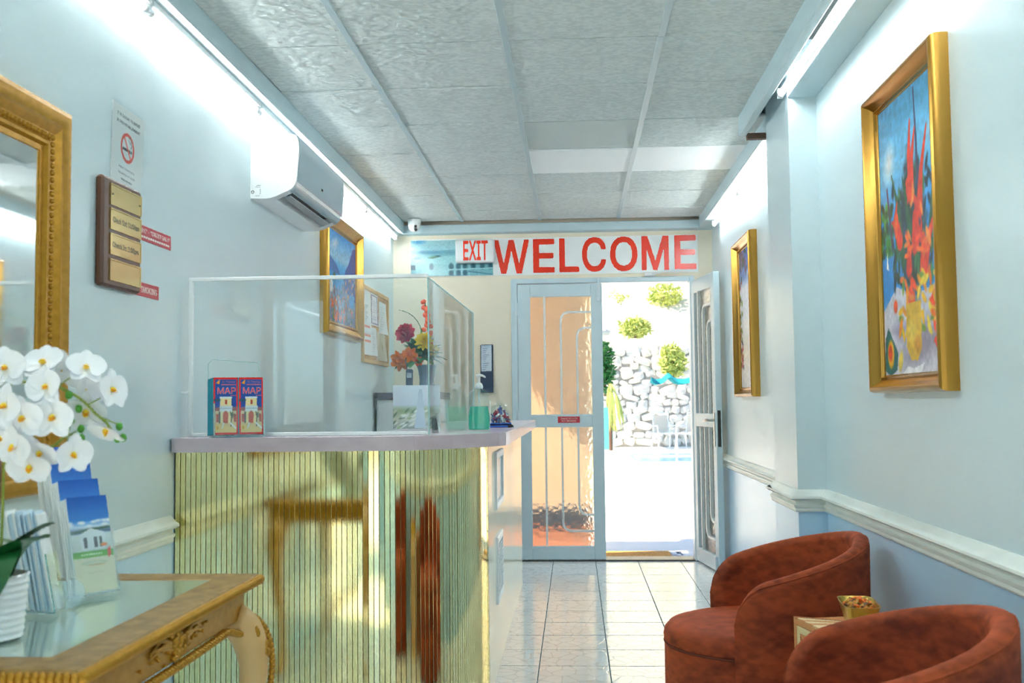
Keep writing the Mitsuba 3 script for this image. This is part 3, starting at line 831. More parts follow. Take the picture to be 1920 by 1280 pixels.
# large heliconia bouquet (right wall, near)
w, h = 0.72, 1.017
C = Canvas(w - 0.112, h - 0.112, 170, 240)
C.grad([(0, '#b9b4c6'), (0.20, '#c9c4d2'), (0.28, '#2f86c8'), (0.55, '#2b8fd6'), (0.75, '#66b4dc'), (1.0, '#4fa0d0')])
C.poly([(0, 0), (0, 0.24), (0.25, 0.32), (0.55, 0.27), (1, 0.30), (1, 0)], '#c7c3cf')
C.blob(0.18, 0.78, 0.10, 0.08, '#dfe6ea', 60, 0.9); C.blob(0.9, 0.80, 0.10, 0.06, '#a9cfe6', 20, 0.9)
C.blob(0.62, 0.10, 0.28, 0.10, '#8d7f92', 10, 0.8); C.blob(0.3, 0.16, 0.12, 0.05, '#9f93b4', 0, 0.8)
R = np.random.default_rng(5)
for _ in range(50):
    C.blob(R.uniform(0.0, 0.22), R.uniform(0.45, 0.63), 0.03, 0.02, R.choice(['#174a24', '#2c7a2c', '#0e3424', '#3f8a3a', '#114a55']), R.uniform(0, 180), 0.5)
C.blob(0.55, 0.48, 0.26, 0.16, '#1a2f2a', 90, 0.35, rough=0.5); C.blob(0.50, 0.58, 0.22, 0.12, '#16303a', 80, 0.4, rough=0.5)
for _ in range(110):
    C.blob(R.uniform(0.22, 1.0), R.uniform(0.33, 0.70), R.uniform(0.03, 0.06), 0.014, R.choice(['#123222', '#1f5a2e', '#0e2a38', '#2a7040', '#123a5a']), R.uniform(40, 140), 0.4)
C.stroke([(0.62, 0.98), (0.64, 0.80), (0.66, 0.45)], 0.006, '#2c2350', 0.016)
for a in ((0.13, 0.69, 0.20, 0.47), (0.98, 0.80, 0.80, 0.42)):
    C.stroke([(a[0], a[1]), (a[2], a[3])], 0.010, '#4a2350', 0.012)
for q in (((0.22, 0.73), (0.33, 0.58), (0.38, 0.40)), ((0.99, 0.80), (0.88, 0.62), (0.80, 0.42)), ((0.40, 0.70), (0.46, 0.60), (0.5, 0.5))):
    C.stroke(q, 0.006, '#15502c', 0.030)
for q in (((0.55, 0.88), (0.52, 0.76), (0.54, 0.62)), ((0.62, 0.84), (0.56, 0.74), (0.54, 0.62)), ((0.80, 0.82), (0.70, 0.68), (0.66, 0.56)), ((0.52, 0.64), (0.62, 0.58), (0.60, 0.45)), ((0.70, 0.62), (0.58, 0.54), (0.57, 0.44)),
          ((0.96, 0.56), (0.80, 0.46), (0.70, 0.33)), ((0.62, 0.52), (0.70, 0.44), (0.68, 0.33)), ((0.44, 0.50), (0.48, 0.44), (0.47, 0.37)), ((0.30, 0.62), (0.25, 0.55), (0.33, 0.48)), ((0.20, 0.56), (0.30, 0.54), (0.33, 0.48))):
    C.stroke(q, 0.007, '#d9341c', 0.040)
for u, v, r in ((0.52, 0.64, 0.07), (0.28, 0.54, 0.06), (0.48, 0.44, 0.06), (0.72, 0.44, 0.08), (0.50, 0.30, 0.08), (0.44, 0.24, 0.06), (0.84, 0.20, 0.08), (0.90, 0.10, 0.05), (0.68, 0.48, 0.06)):
    for kk in range(7):
        C.blob(u + R.normal(0, 0.03), v + R.normal(0, 0.025), r * 0.62, r * 0.20, R.choice(['#ef4a1e', '#f46a2c', '#d8341a', '#f28a3c']), R.uniform(0, 180), 0.4)
for _ in range(60):
    C.blob(R.uniform(0.30, 0.98), R.uniform(0.14, 0.34), 0.035, 0.015, R.choice(['#e8b21e', '#f0cf3a', '#d98a1e', '#e06a1e', '#6d8a2a']), R.uniform(0, 180), 0.4)
C.poly([(0.40, 0.25), (0.39, 0.10), (0.46, 0.05), (0.56, 0.045), (0.63, 0.09), (0.64, 0.25)], '#d6a82e')
C.blob(0.48, 0.15, 0.05, 0.07, '#e6c04a', 80, 0.6); C.blob(0.57, 0.10, 0.04, 0.05, '#c98a22', 80, 0.6)
C.blob(0.30, 0.17, 0.05, 0.02, '#e98a20', 60, 0.4); C.blob(0.22, 0.25, 0.03, 0.03, '#e0522a', 80, 0.4)
C.poly([(0.0, 0.02), (0.02, 0.14), (0.08, 0.18), (0.24, 0.08), (0.22, 0.02), (0.1, 0.0)], '#1c5a5a')
C.blob(0.11, 0.08, 0.06, 0.045, '#f0a81e', 90, 0.3); C.blob(0.10, 0.085, 0.035, 0.03, '#d8401e', 90, 0.3); C.blob(0.28, 0.05, 0.05, 0.03, '#e0c04a', 60, 0.5)
C.poly([(0.08, 0.40), (0.10, 0.46), (0.12, 0.39)], '#f2f2ee')
C.poly([(0.3, 0.0), (0.4, 0.03), (0.5, 0.02), (0.66, 0.035), (0.6, 0.0)], '#e9e6ea')
C.grain(0.28, 50)
# on this wall "right" runs towards the viewer, so the sheet's left edge is its far end
picture('large gold-framed painting of red heliconias in a yellow vase on right wall', WR(3.72, 1.245), w, h, 0.060, 0.054, C)

# narrow-looking painting, right wall far: beach scene
C = Canvas(0.568, 0.878, 70, 110)
C.grad([(0, '#d9d6d8'), (0.25, '#e6d9c6'), (0.5, '#dde2ea'), (0.72, '#dfe3ee'), (0.80, '#5a8cc8'), (1.0, '#3f6ec0')])
for _ in range(40):
    C.blob(R.uniform(0.0, 0.16), R.uniform(0.1, 0.8), 0.03, 0.02, R.choice(['#2f5a24', '#6d8a2a', '#4a3550', '#7a8a3a', '#b03a3a']), R.uniform(0, 180), 0.5)
for _ in range(24):
    C.blob(R.uniform(0.05, 0.5), R.uniform(0.82, 1.0), 0.06, 0.02, R.choice(['#3a3f6a', '#5a4a6a', '#2f5a44']), R.uniform(0, 180), 0.5)
C.blob(0.7, 0.84, 0.2, 0.04, '#c9d4ea', 20, 0.8); C.blob(0.5, 0.45, 0.3, 0.08, '#f0ece8', 0, 0.9)
C.grain(0.2)
picture('tall gold-framed pale beach painting on the far right wall', WR(6.95, 1.250, 1.09), 0.68, 0.990, 0.060, 0.054, C)

# harbour village, left wall
C = Canvas(0.848, 0.553, 150, 100)
C.grad([(0, '#5a6a8a'), (0.35, '#7a8aa8'), (0.55, '#3f9ad2'), (0.62, '#4aa6dc'), (0.72, '#9cc8e6'), (0.85, '#7ab8e6'), (1.0, '#3f96dc')])
C.blob(0.3, 0.86, 0.25, 0.08, '#c6d6ea', 15, 0.9)
C.poly([(0, 0.55), (0.0, 0.70), (0.1, 0.72), (0.3, 0.66), (0.45, 0.58), (0.45, 0.5)], '#3a6fae')
C.poly([(1, 0.3), (1, 0.95), (0.9, 0.92), (0.75, 0.72), (0.62, 0.60), (0.6, 0.4)], '#2a4f9a')
C.poly([(0, 0.36), (0, 0.56), (0.5, 0.53), (0.5, 0.38)], '#2f8fc8')
for _ in range(240):
    u = R.uniform(0, 1); v = R.uniform(0, 0.36 + 0.3 * u * u)
    C.blob(u, v, R.uniform(0.012, 0.035), R.uniform(0.012, 0.03), R.choice(['#d86a4a', '#e0a07a', '#8a9ab0', '#4a6a9a', '#7a4a5a', '#3a5a4a', '#c9b6b0', '#e07a5a', '#4a88c0', '#5a5a7a']), R.choice([0, 20, 90]), 0.4)
C.blob(0.28, 0.50, 0.05, 0.08, '#2a5a3a', 90, 0.4); C.blob(0.6, 0.52, 0.02, 0.06, '#1a4a8a', 90, 0.4)
C.poly([(0.15, 0.42), (0.2, 0.5), (0.24, 0.42), (0.22, 0.32), (0.15, 0.32)], '#dfe2e4')
C.poly([(0.78, 0.22), (0.95, 0.24), (0.95, 0.38), (0.8, 0.38)], '#4a9ad2')
for _ in range(40):
    C.blob(R.uniform(0.2, 0.7), R.uniform(0.02, 0.25), 0.05, 0.02, R.choice(['#c8482e', '#e0663a', '#3f7a3a']), R.uniform(30, 150), 0.4)
C.grain(0.35, 40)
picture('gold-framed painting of a blue harbour village below the air conditioner', WL(5.85, 1.635), 1.01, 0.715, 0.085, 0.052, C)

# ------------------------------------------------------------------ wall mirror above the console table
mk = thing('wall_mirror', 'large gilt-framed mirror on the left wall above the console table', 'mirror')
MW, MH, FWm = 1.34, 1.045, 0.135
Mm = WL(2.838 - MW, 1.000)
pr = [(0, 0), (0, 0.026), (0.006, 0.034), (0.020, 0.040), (0.034, 0.038), (0.046, 0.032), (0.058, 0.034), (0.066, 0.030), (0.078, 0.022), (0.096, 0.020), (0.104, 0.024), (0.112, 0.022), (0.118, 0.012), (0.132, 0.010), (0.135, 0.0)]
add('frame', mv(mould(MW, MH, pr), Mm), 'mat_gilt', mk, smooth=25)
add('glass', mv(bx(FWm - 0.006, MW - FWm + 0.006, FWm - 0.006, MH - FWm + 0.006, 0.002, 0.006), Mm), 'mat_mirror', mk, smooth=False, label='mirror glass')
beads = []
ico = trimesh.creation.icosphere(1, 0.0085)
for u0, v0, u1, v1 in ((0.088, 0.088, MW - 0.088, 0.088), (MW - 0.088, 0.088, MW - 0.088, MH - 0.088), (MW - 0.088, MH - 0.088, 0.088, MH - 0.088), (0.088, MH - 0.088, 0.088, 0.088)):
    L_ = math.hypot(u1 - u0, v1 - v0)
    nn = int(L_ / 0.019)
    for i in range(nn):
        beads.append(mv(ico, tr(u0 + (u1 - u0) * i / nn, v0 + (v1 - v0) * i / nn, 0.020)))
add('bead_moulding', mv(cat_(beads), Mm), 'mat_gilt', mk, smooth=True, kind='stuff', label='row of small gilt beads')

# ------------------------------------------------------------------ plaque and notices on the left wall
pq = thing('wooden_plaque', 'dark wooden plaque with four brass plates on the left wall', 'plaque')
Mp = WL(3.052, 1.590)
add('board', mv(bx(0, 0.280, 0, 0.335, 0, 0.026, 0.008), Mp), 'mat_dark_wood', pq)
for i, (z, t) in enumerate(((0.255, None), (0.180, 'Check Out: 11:00am'), (0.103, 'Check In: 3:00pm'), (0.024, None))):
    pk = add('plate', mv(bx(0.048, 0.268, z, z + 0.058, 0.0262, 0.0285, 0.0008), Mp), 'mat_brass_plate', pq)
    for q in ((0.058, 0.258) if t is None and i == 0 else ()):
        add('screw', mv(trimesh.creation.cylinder(radius=0.003, height=0.003, sections=10), Mp @ tr(q, z + 0.03, 0.029)), 'mat_chrome_dark', pk)
    if t:
        add('lettering', mv(letters(t, 0.062, 0.254, 0.0165, 0.0006), Mp @ tr(0, z + 0.020, 0.0285)), 'mat_black_ink', pk, label='engraved black lettering')
    add('plate_holder', mv(mould(0.228, 0.066, [(0, 0), (0, 0.004), (0.004, 0.004), (0.005, 0.0)]), Mp @ tr(0.044, z - 0.004, 0.0262)), 'mat_brass_plate', pk)

C = Canvas(0.225, 0.250, 110, 130, '#e6eceb')
C.text('IT IS ILLEGAL TO SMOKE', 0.5, 0.865, 0.035, '#20262c', wide=0.72, bold=True)
C.text('IN THIS ESTABLISHMENT', 0.5, 0.775, 0.035, '#20262c', wide=0.74, bold=True)
C.blob(0.5, 0.50, 0.20, 0.20, '#d8301a', soft=0.05); C.blob(0.5, 0.50, 0.155, 0.155, '#e6eceb', soft=0.05)
C.rect(0.34, 0.455, 0.60, 0.495, '#23282c'); C.rect(0.61, 0.455, 0.65, 0.495, '#23282c')
C.stroke([(0.60, 0.52), (0.64, 0.56), (0.54, 0.60), (0.53, 0.64), (0.58, 0.66), (0.62, 0.62), (0.60, 0.59)], 0.007, '#23282c')
C.stroke([(0.38, 0.635), (0.62, 0.365)], 0.020, '#d8301a')
C.text('Report Violations to', 0.5, 0.205, 0.030, '#3a4046', wide=0.52)
C.text('Department of Health', 0.5, 0.130, 0.030, '#3a4046', wide=0.54)
for i in range(10):
    C.rect(0.33 + 0.036 * i, 0.055, 0.355 + 0.036 * i, 0.078, '#4a5056')
nk = thing('no_smoking_notice', 'white no-smoking notice in a clear sleeve above the wooden plaque', 'notice')
Mn = WL(3.150, 1.935, 0.001) @ rot(-3, (0, 0, 1))
m, cc = C.mesh(0.0015, curve=lambda u, v: 0.006 * u ** 2 * (0.4 + v))
add('sheet', mv(m, Mn), 'mat_print_gloss', nk, color=cc)
sl_m = quads(np.stack([np.linspace(-0.02, 0.245, 12)[:, None].repeat(3, 1), np.array([-0.012, 0.125, 0.262])[None].repeat(12, 0), (0.004 + 0.010 * np.linspace(0, 1, 12) ** 2)[:, None].repeat(3, 1)], -1))
add('sleeve', mv(sl_m, Mn), 'mat_acrylic', nk, smooth=False, label='clear plastic sleeve')

def sign_strip(name, label, M, w, h, lines, th=0.003):
    k = thing(name, label, 'sign')
    add('panel', mv(bx(0, w, 0, h, 0, th, 0.0008), M), 'mat_red_sign', k)
    for t, u0, u1, v, hh in lines:
        add('lettering', mv(letters(t, u0, u1, hh, 0.0006), M @ tr(0, v, th)), 'mat_white_ink', k, label='white lettering')
sign_strip('red_sign_strip', 'red sign strip reading CREDIT ONLY, half hidden by the wooden plaque', WL(3.25, 1.778), 0.394, 0.050,
           [('"NO REFUNDS" - "CREDIT ONLY"', 0.02, 0.380, 0.026, 0.014)])
last_sign = 'red_sign_strip'
add('small_print', mv(cat_([bx(0.02 + 0.019 * i, 0.034 + 0.019 * i, 0.009, 0.016, 0.003, 0.0035) for i in range(19)]), WL(3.25, 1.778)), 'mat_white_ink', last_sign, kind='stuff', label='line of small white print too fine to read')
sign_strip('red_sign_strip', 'orange-red NO SMOKING strip low behind the wooden plaque', WL(3.27, 1.591), 0.268, 0.046, [('NO SMOKING', 0.07, 0.250, 0.013, 0.020)])
sign_strip('door_sign', 'small red sign with white words on the closed door leaf', WB(-0.133, 1.070, 0.0125), 0.172, 0.049, [('THANK YOU FOR', 0.02, 0.152, 0.028, 0.012), ('NOT SMOKING', 0.03, 0.142, 0.009, 0.012)])

# cork board with papers, behind the screen
ck = thing('cork_board', 'wood-framed cork board on the left wall by the corner', 'notice board')
Mc = WL(7.00, 1.512)
add('frame', mv(mould(0.96, 0.53, [(0, 0), (0, 0.018), (0.004, 0.022), (0.026, 0.020), (0.030, 0.010), (0.030, 0)]), Mc), 'mat_pale_wood', ck)
add('board', mv(bx(0.02, 0.94, 0.02, 0.51, 0.0, 0.010), Mc), 'mat_cork', ck)
def paper(label, u, v, w_, h_, draw, ang=0, curl=0.012, z=0.0105):
    C = Canvas(w_, h_, 50, 60, '#e9edee')
    draw(C)
    m, cc = C.mesh(0.0008, curve=lambda a, b: curl * (1 - b) ** 2 * a)
    k = add('pinned_paper', mv(m, Mc @ tr(u, v, z) @ rot(ang, (0, 0, 1))), 'mat_print', None, color=cc, label=label, cat='paper')
def d_receipt(C):
    for v in (0.28, 0.20, 0.42): C.rect(0.15, v, 0.85, v + 0.03, '#e28a72')
    for i in range(12): C.rect(0.2, 0.5 + i * 0.035, 0.2 + 0.5 * ((i * 7) % 5 + 2) / 7, 0.51 + i * 0.035, '#b8c2c4')
def d_cert(C):
    C.rect(0.06, 0.04, 0.94, 0.96, '#7f6a8c'); C.rect(0.16, 0.08, 0.84, 0.92, '#e6e6ee')
    for i in range(9): C.rect(0.25, 0.2 + i * 0.07, 0.75, 0.215 + i * 0.07, '#a9a6b8')
def d_plain(C):
    for i in range(10): C.rect(0.15, 0.15 + i * 0.075, 0.15 + 0.7 * ((i * 5) % 4 + 3) / 7, 0.165 + i * 0.075, '#bcc0c4')
def d_tan(C):
    C.grad([(0, '#d9cbb4'), (1, '#e4d9c6')]); C.blob(0.6, 0.5, 0.2, 0.2, '#c9b08a', soft=0.8)
paper('long white price list with red lines, leftmost on the cork board', 0.035, 0.055, 0.24, 0.455, d_receipt, 0, 0.02)
paper('white certificate with a purple border on the cork board', 0.29, 0.275, 0.26, 0.225, d_cert, 0, 0.01)
paper('plain white sheet at upper right of the cork board', 0.60, 0.235, 0.28, 0.235, d_plain, 0, 0.02)
paper('plain pinkish sheet low in the middle of the cork board', 0.30, 0.06, 0.20, 0.20, d_plain, 0, 0.01)
paper('tan patterned sheet at lower right of the cork board', 0.52, 0.035, 0.32, 0.205, d_tan, 0, 0.02)
# ------------------------------------------------------------------ tub chairs
def chair_shell():
    """outer and inner face of the wrapped back and arms; opening towards -x"""
    NF, TH = 97, 0.058
    end = math.radians(122)
    ph = np.linspace(-end, end, NF)
    ax, ay = 0.325, 0.355
    rows = []
    for p in ph:
        q = abs(p)
        # distance along the arm to its front end
        dist = (end - q) * 0.35
        h = 0.766 - 0.150 * (q / math.radians(122)) ** 1.45
        r = 0.11
        if dist < r: h -= (r - math.sqrt(max(r * r - (r - dist) ** 2, 0))) * 1.0
        th = TH if dist > 0.045 else TH * (0.35 + 0.65 * math.sqrt(max(1 - (1 - dist / 0.045) ** 2, 0)))
        lean = 0.035
        prof = []
        for z in (0.015, 0.05, 0.2, 0.4, 0.55):
            prof.append((1.0, -0.0, z * (h - 0.02) / 0.72, 0))
        top = h
        cp = np.array([math.cos(p), math.sin(p)])
        def pt(off, z):
            k = 1 + lean * (z - 0.4)
            return [(ax * k - off) * cp[0], (ay * k - off) * cp[1], z]
        line = []
        for f in np.linspace(0, 1, 12):
            line.append(pt(0.012 * (1 - smooth01(f * 6)), 0.012 + f * (top - th / 2 - 0.012)))
        for a in np.linspace(0, math.pi, 12)[1:-1]:
            line.append(pt(th / 2 - th / 2 * math.cos(a), top - th / 2 + th / 2 * math.sin(a)))
        for f in np.linspace(0, 1, 10):
            line.append(pt(th + 0.012 * smooth01(f), top - th / 2 + f * (0.36 - top + th / 2)))
        rows.append(line)
    G = np.array(rows)
    m = quads(G)
    # front ends of the two arms
    caps = []
    for row, s in ((G[0], 1), (G[-1], -1)):
        c = row.mean(0)
        i = np.arange(len(row) - 1)
        f = np.stack([i, i + 1, i * 0 + len(row)], 1)
        f = np.vstack([f, [[len(row) - 1, 0, len(row)]]])
        caps.append(trimesh.Trimesh(np.vstack([row, c]), f, process=False))
    return cat_([m] + caps)


def smooth01(t):
    t = min(max(t, 0.0), 1.0)
    return t * t * (3 - 2 * t)


def superring(n, ax, ay, cx, front):
    a = np.arange(n) * 2 * np.pi / n
    return np.stack([cx + ax * np.cos(a), ay * np.sin(a)], 1)


def drum(prof, ax, ay, cx, n=64):
    a = np.arange(n) * 2 * np.pi / n
    G = []
    for r, z in prof:
        G.append(np.stack([cx + ax * r * np.cos(a), ay * r * np.sin(a), np.full(n, z)], 1))
    m = quads(np.array(G), closed_v=True)
    return m


def rim_line():
    m = chair_shell()
    G = m.vertices[:97 * 32].reshape(97, 32, 3)
    return tube(G[:, 13] + [0, 0, 0.001], 0.0026, 6)


rim = mikit.ply(rim_line(), 'mat_velvet', smooth=True)
shell = mikit.ply(chair_shell(), 'mat_velvet', smooth=40)
base_m = mikit.ply(drum([(0.97, 0.012), (0.99, 0.05), (1.0, 0.25), (1.0, 0.385), (0.985, 0.395)], 0.335, 0.320, -0.035), 'mat_velvet', smooth=40)
cush = mikit.ply(drum([(0.985, 0.392), (1.005, 0.40), (1.01, 0.415), (0.995, 0.435), (0.95, 0.452), (0.85, 0.462), (0.6, 0.469), (0.3, 0.471), (0.0, 0.472)], 0.335, 0.320, -0.035), 'mat_velvet', smooth=60)
a = np.linspace(0, 2 * np.pi, 80)
seam = mikit.ply(tube(np.stack([-0.035 + 0.335 * np.cos(a), 0.320 * np.sin(a), np.full(80, 0.3925)], 1), 0.0035, 6, cap=False), 'mat_velvet_seam', smooth=True)
def tub_chair(x, y, deg, label):
    k = thing('tub_chair', label, 'chair', 'rust velvet tub chairs')
    M = T().translate([x, y, 0]).rotate([0, 0, 1], deg)
    add('base', base_m, None, k, to_world=M)
    add('seat', cush, None, k, to_world=M)
    add('piping', seam, None, k, to_world=M)
    add('back_and_arms', shell, None, k, to_world=M)
    add('rim_piping', rim, None, k, to_world=M)
tub_chair(0.672, 3.76, 0, 'rust velvet tub chair, the far one towards the door with its seat in view')
tub_chair(0.622, 2.43, -12, 'rust velvet tub chair nearest the viewer, cut off by the bottom edge of the view')

# ------------------------------------------------------------------ side table with striped wood and a brass bowl
st = thing('side_table', 'low striped wood block table between the two tub chairs', 'table')
TM = tr(0.866, 3.11, 0) @ rot(12, (0, 0, 1))
hw, TZ = 0.185, 0.578
add('block', mv(bx(-hw + 0.006, hw - 0.006, -hw + 0.006, hw - 0.006, 0, TZ - 0.006, 0.004), TM), 'mat_wood_tan', st)
cols = ['mat_wood_light', 'mat_wood_tan', 'mat_wood_light', 'mat_wood_brown', 'mat_wood_tan']
def nested(M, w_, h_):
    # mitred strips nested towards the middle, each strip its own piece
    t = 0.022
    for i in range(5):
        o = i * t
        P = [(o, o), (w_ - o, o), (w_ - o, h_ - o), (o, h_ - o)]
        Q = [(o + t - 0.0012, o + t - 0.0012), (w_ - o - t + 0.0012, o + t - 0.0012), (w_ - o - t + 0.0012, h_ - o - t + 0.0012), (o + t - 0.0012, h_ - o - t + 0.0012)]
        for e in range(4):
            f = (e + 1) % 4
            poly = Polygon([P[e], P[f], Q[f], Q[e]]).buffer(-0.0004)
            add('wood_strip', mv(ext(poly, 0.006), M), cols[(i + e * 2) % 5], st)
    o = 5 * t
    add('wood_strip', mv(ext(sbox(o, o, w_ - o, h_ - o), 0.006), M), 'mat_wood_brown', st)
nested(TM @ frame_m((-hw, -hw + 0.006, 0.0), (1, 0, 0), (0, 0, 1)), 2 * hw, TZ)
nested(TM @ frame_m((-hw + 0.006, hw, 0.0), (0, -1, 0), (0, 0, 1)), 2 * hw, TZ)
# fan of wedges on the top
for i in range(14):
    y0, y1 = -hw + 2 * hw * i / 14, -hw + 2 * hw * (i + 1) / 14
    poly = Polygon([(-hw, y0 + 0.0006), (-hw, y1 - 0.0006), (0.02, 0.0 + (y1) * 0.12), (0.02, 0.0 + (y0) * 0.12)])
    add('wood_strip', mv(ext(poly, 0.006), TM @ tr(0, 0, TZ - 0.006)), cols[i % 5 if i % 2 else 0], st)
add('wood_strip', mv(ext(sbox(0.02, -hw, hw, hw), 0.006), TM @ tr(0, 0, TZ - 0.006)), 'mat_wood_brown', st)

bw_ = thing('brass_bowl', 'square flared brass bowl of potpourri on the striped side table', 'bowl')
BM = tr(0.800, 3.10, TZ + 0.0005) @ rot(-6, (0, 0, 1)) @ np.diag([0.80, 0.9, 0.92, 1.0])
def sq_ring(h, r, n=48, e=5.0):
    a = np.arange(n) * 2 * np.pi / n
    rr = h / (np.abs(np.cos(a)) ** e + np.abs(np.sin(a)) ** e) ** (1 / e)
    return np.stack([rr * np.cos(a), rr * np.sin(a), np.full(n, r)], 1)
def rect_ring(hx, hy, z, n=56, e=6.0):
    q = sq_ring(1.0, 0, n, e)
    return np.stack([q[:, 0] * hx, q[:, 1] * hy, np.full(n, z)], 1)
G = [rect_ring(0.001, 0.001, 0.0), rect_ring(0.036, 0.060, 0.0), rect_ring(0.040, 0.066, 0.005), rect_ring(0.052, 0.090, 0.044), rect_ring(0.0620, 0.106, 0.074), rect_ring(0.0635, 0.108, 0.0755), rect_ring(0.0615, 0.106, 0.076), rect_ring(0.057, 0.100, 0.072), rect_ring(0.047, 0.086, 0.044), rect_ring(0.036, 0.062, 0.008), rect_ring(0.001, 0.001, 0.006)]
add('dish', mv(quads(np.array(G), closed_v=True), BM), 'mat_brass_bowl', bw_, smooth=40)
R = np.random.default_rng(21)
pots = {'mat_chip_orange': [], 'mat_chip_brown': [], 'mat_chip_ochre': []}
chip = trimesh.creation.icosphere(1, 1.0)
for i in range(190):
    r, t = 0.047 * math.sqrt(R.uniform(0, 1)), R.uniform(0, 6.283)
    m = chip.copy()
    m.apply_scale([R.uniform(0.007, 0.014), R.uniform(0.004, 0.008), R.uniform(0.0015, 0.003)])
    m.apply_transform(trimesh.transformations.euler_matrix(*R.uniform(-0.7, 0.7, 2), R.uniform(0, 6.28)))
    m.apply_translation([r * math.cos(t), 1.75 * r * math.sin(t), 0.062 + 0.024 * (1 - (r / 0.05) ** 2) * R.uniform(0.4, 1.1)])
    pots[list(pots)[R.integers(0, 3)]].append(m)
pk = thing('potpourri', 'heap of orange and brown dried petals in the brass bowl', 'potpourri', kind='stuff')
for mname, lst in pots.items():
    add(mname[4:].replace('chip_', '') + '_petals', mv(cat_(lst), BM), mname, pk)
add('bed', mv(drum([(1, 0.052), (0.9, 0.060), (0.0, 0.066)], 0.047, 0.082, 0), BM), 'mat_chip_brown', pk)

# ------------------------------------------------------------------ gilt console table
tb = thing('console_table', 'carved gilt console table with a glass top against the left wall', 'table')
TX1, TY0_, TY1_, TZ_ = -0.806, 1.690, 2.672, 0.800
TX0_ = -1.415
B_ = 0.098
TW, TL = TX1 - TX0_, TY1_ - TY0_
Mt = tr(TX0_, TY0_, TZ_)
top_prof = [(0.006, -0.026), (0.0, -0.020), (0.0, -0.008), (0.006, -0.001), (0.012, 0.0), (B_ - 0.006, -0.001), (B_, -0.005), (B_, -0.026)]
add('top_frame', mv(mould(TW, TL, top_prof), Mt), 'mat_gilt_dull', tb, smooth=25)
add('glass_top', mv(bx(B_ - 0.004, TW - B_ + 0.004, B_ - 0.004, TL - B_ + 0.004, -0.020, -0.003), Mt), 'mat_table_glass', tb, smooth=False, label='reflective green-tinted glass top')
# rope edge along the front and the two ends
rp = []
ic = trimesh.creation.icosphere(1, 1.0)
def rope(p0, p1, n_, r, d):
    p0, p1 = np.array(p0, float), np.array(p1, float)
    ax_ = (p1 - p0) / np.linalg.norm(p1 - p0)
    for i in range(n_):
        m = ic.copy(); m.apply_scale([r * 0.62, r, r])
        m.apply_transform(rot(32, (0, 0, 1)))
        A = np.eye(4); A[:3, 0] = ax_; A[:3, 2] = (0, 0, 1); A[:3, 1] = np.cross((0, 0, 1), ax_); A[:3, 3] = p0 + (p1 - p0) * (i + 0.5) / n_
        m.apply_transform(A); rp.append(m)
rope((TX1 + 0.002, TY0_, TZ_ - 0.015), (TX1 + 0.002, TY1_, TZ_ - 0.015), 74, 0.0125, 0)
rope((TX0_, TY0_ - 0.002, TZ_ - 0.015), (TX1, TY0_ - 0.002, TZ_ - 0.015), 46, 0.0125, 0)
rope((TX0_, TY1_ + 0.002, TZ_ - 0.015), (TX1, TY1_ + 0.002, TZ_ - 0.015), 46, 0.0125, 0)
add('rope_edge', cat_(rp), 'mat_gilt', tb, smooth=True, kind='stuff', label='carved rope edge of the table top')
ap = 0.030
apz0, apz1 = TZ_ - 0.105, TZ_ - 0.024
add('apron', bx(TX1 - ap - 0.016, TX1 - ap, TY0_ + 0.03, TY1_ - 0.03, apz0, apz1, 0.003), 'mat_gilt', tb)
add('apron', bx(TX0_ + 0.02, TX1 - ap, TY0_ + 0.03, TY0_ + 0.046, apz0, apz1, 0.003), 'mat_gilt', tb)
add('apron', bx(TX0_ + 0.02, TX1 - ap, TY1_ - 0.046, TY1_ - 0.03, apz0, apz1, 0.003), 'mat_gilt', tb)
rp = []
def swag(y0, y1, x):
    n_ = 56
    pts = []
    for i in range(n_):
        t = (i + 0.5) / n_
        y = y0 + (y1 - y0) * t
        e = min(t, 1 - t)
        z = apz0 - 0.004 - 0.030 * smooth01((0.16 - e) / 0.16) - 0.006 * math.sin(math.pi * t)
        m = ic.copy(); m.apply_scale([0.011, 0.0075, 0.011]); m.apply_transform(rot(30, (1, 0, 0))); m.apply_translation([x, y, z]); rp.append(m)
swag(TY0_ + 0.05, TY1_ - 0.05, TX1 - ap + 0.004)
add('gadroon_edge', cat_(rp), 'mat_gilt', tb, smooth=True, kind='stuff', label='carved gadroon along the lower apron edge')
R = np.random.default_rng(8)
orn = []
yc = (TY0_ + TY1_) / 2
for i in range(60):
    u = R.normal(0, 0.075); vv = R.normal(0, 0.013)
    s_ = (0.5 + 0.8 * math.exp(-(u / 0.05) ** 2))
    m = ic.copy(); m.apply_scale([0.008 * s_, R.uniform(0.006, 0.012) * s_, R.uniform(0.004, 0.008) * s_])
    m.apply_transform(rot(R.uniform(0, 180), (1, 0, 0)))
    m.apply_translation([TX1 - ap + 0.003, yc + u, TZ_ - 0.062 + vv * (1.6 - abs(u) * 6)]); orn.append(m)
for s_ in (-1, 1):
    for kx in range(3):
        P = [(TX1 - ap + 0.004, yc + s_ * (0.04 + 0.10 * t), TZ_ - 0.062 + (0.018 - 0.012 * kx) * math.sin(3.2 * t + kx) ) for t in np.linspace(0, 1, 14)]
        orn.append(tube(P, np.linspace(0.007, 0.002, 14), 8))
add('carved_ornament', cat_(orn), 'mat_gilt', tb, smooth=True, label='carved flower spray in the middle of the apron')
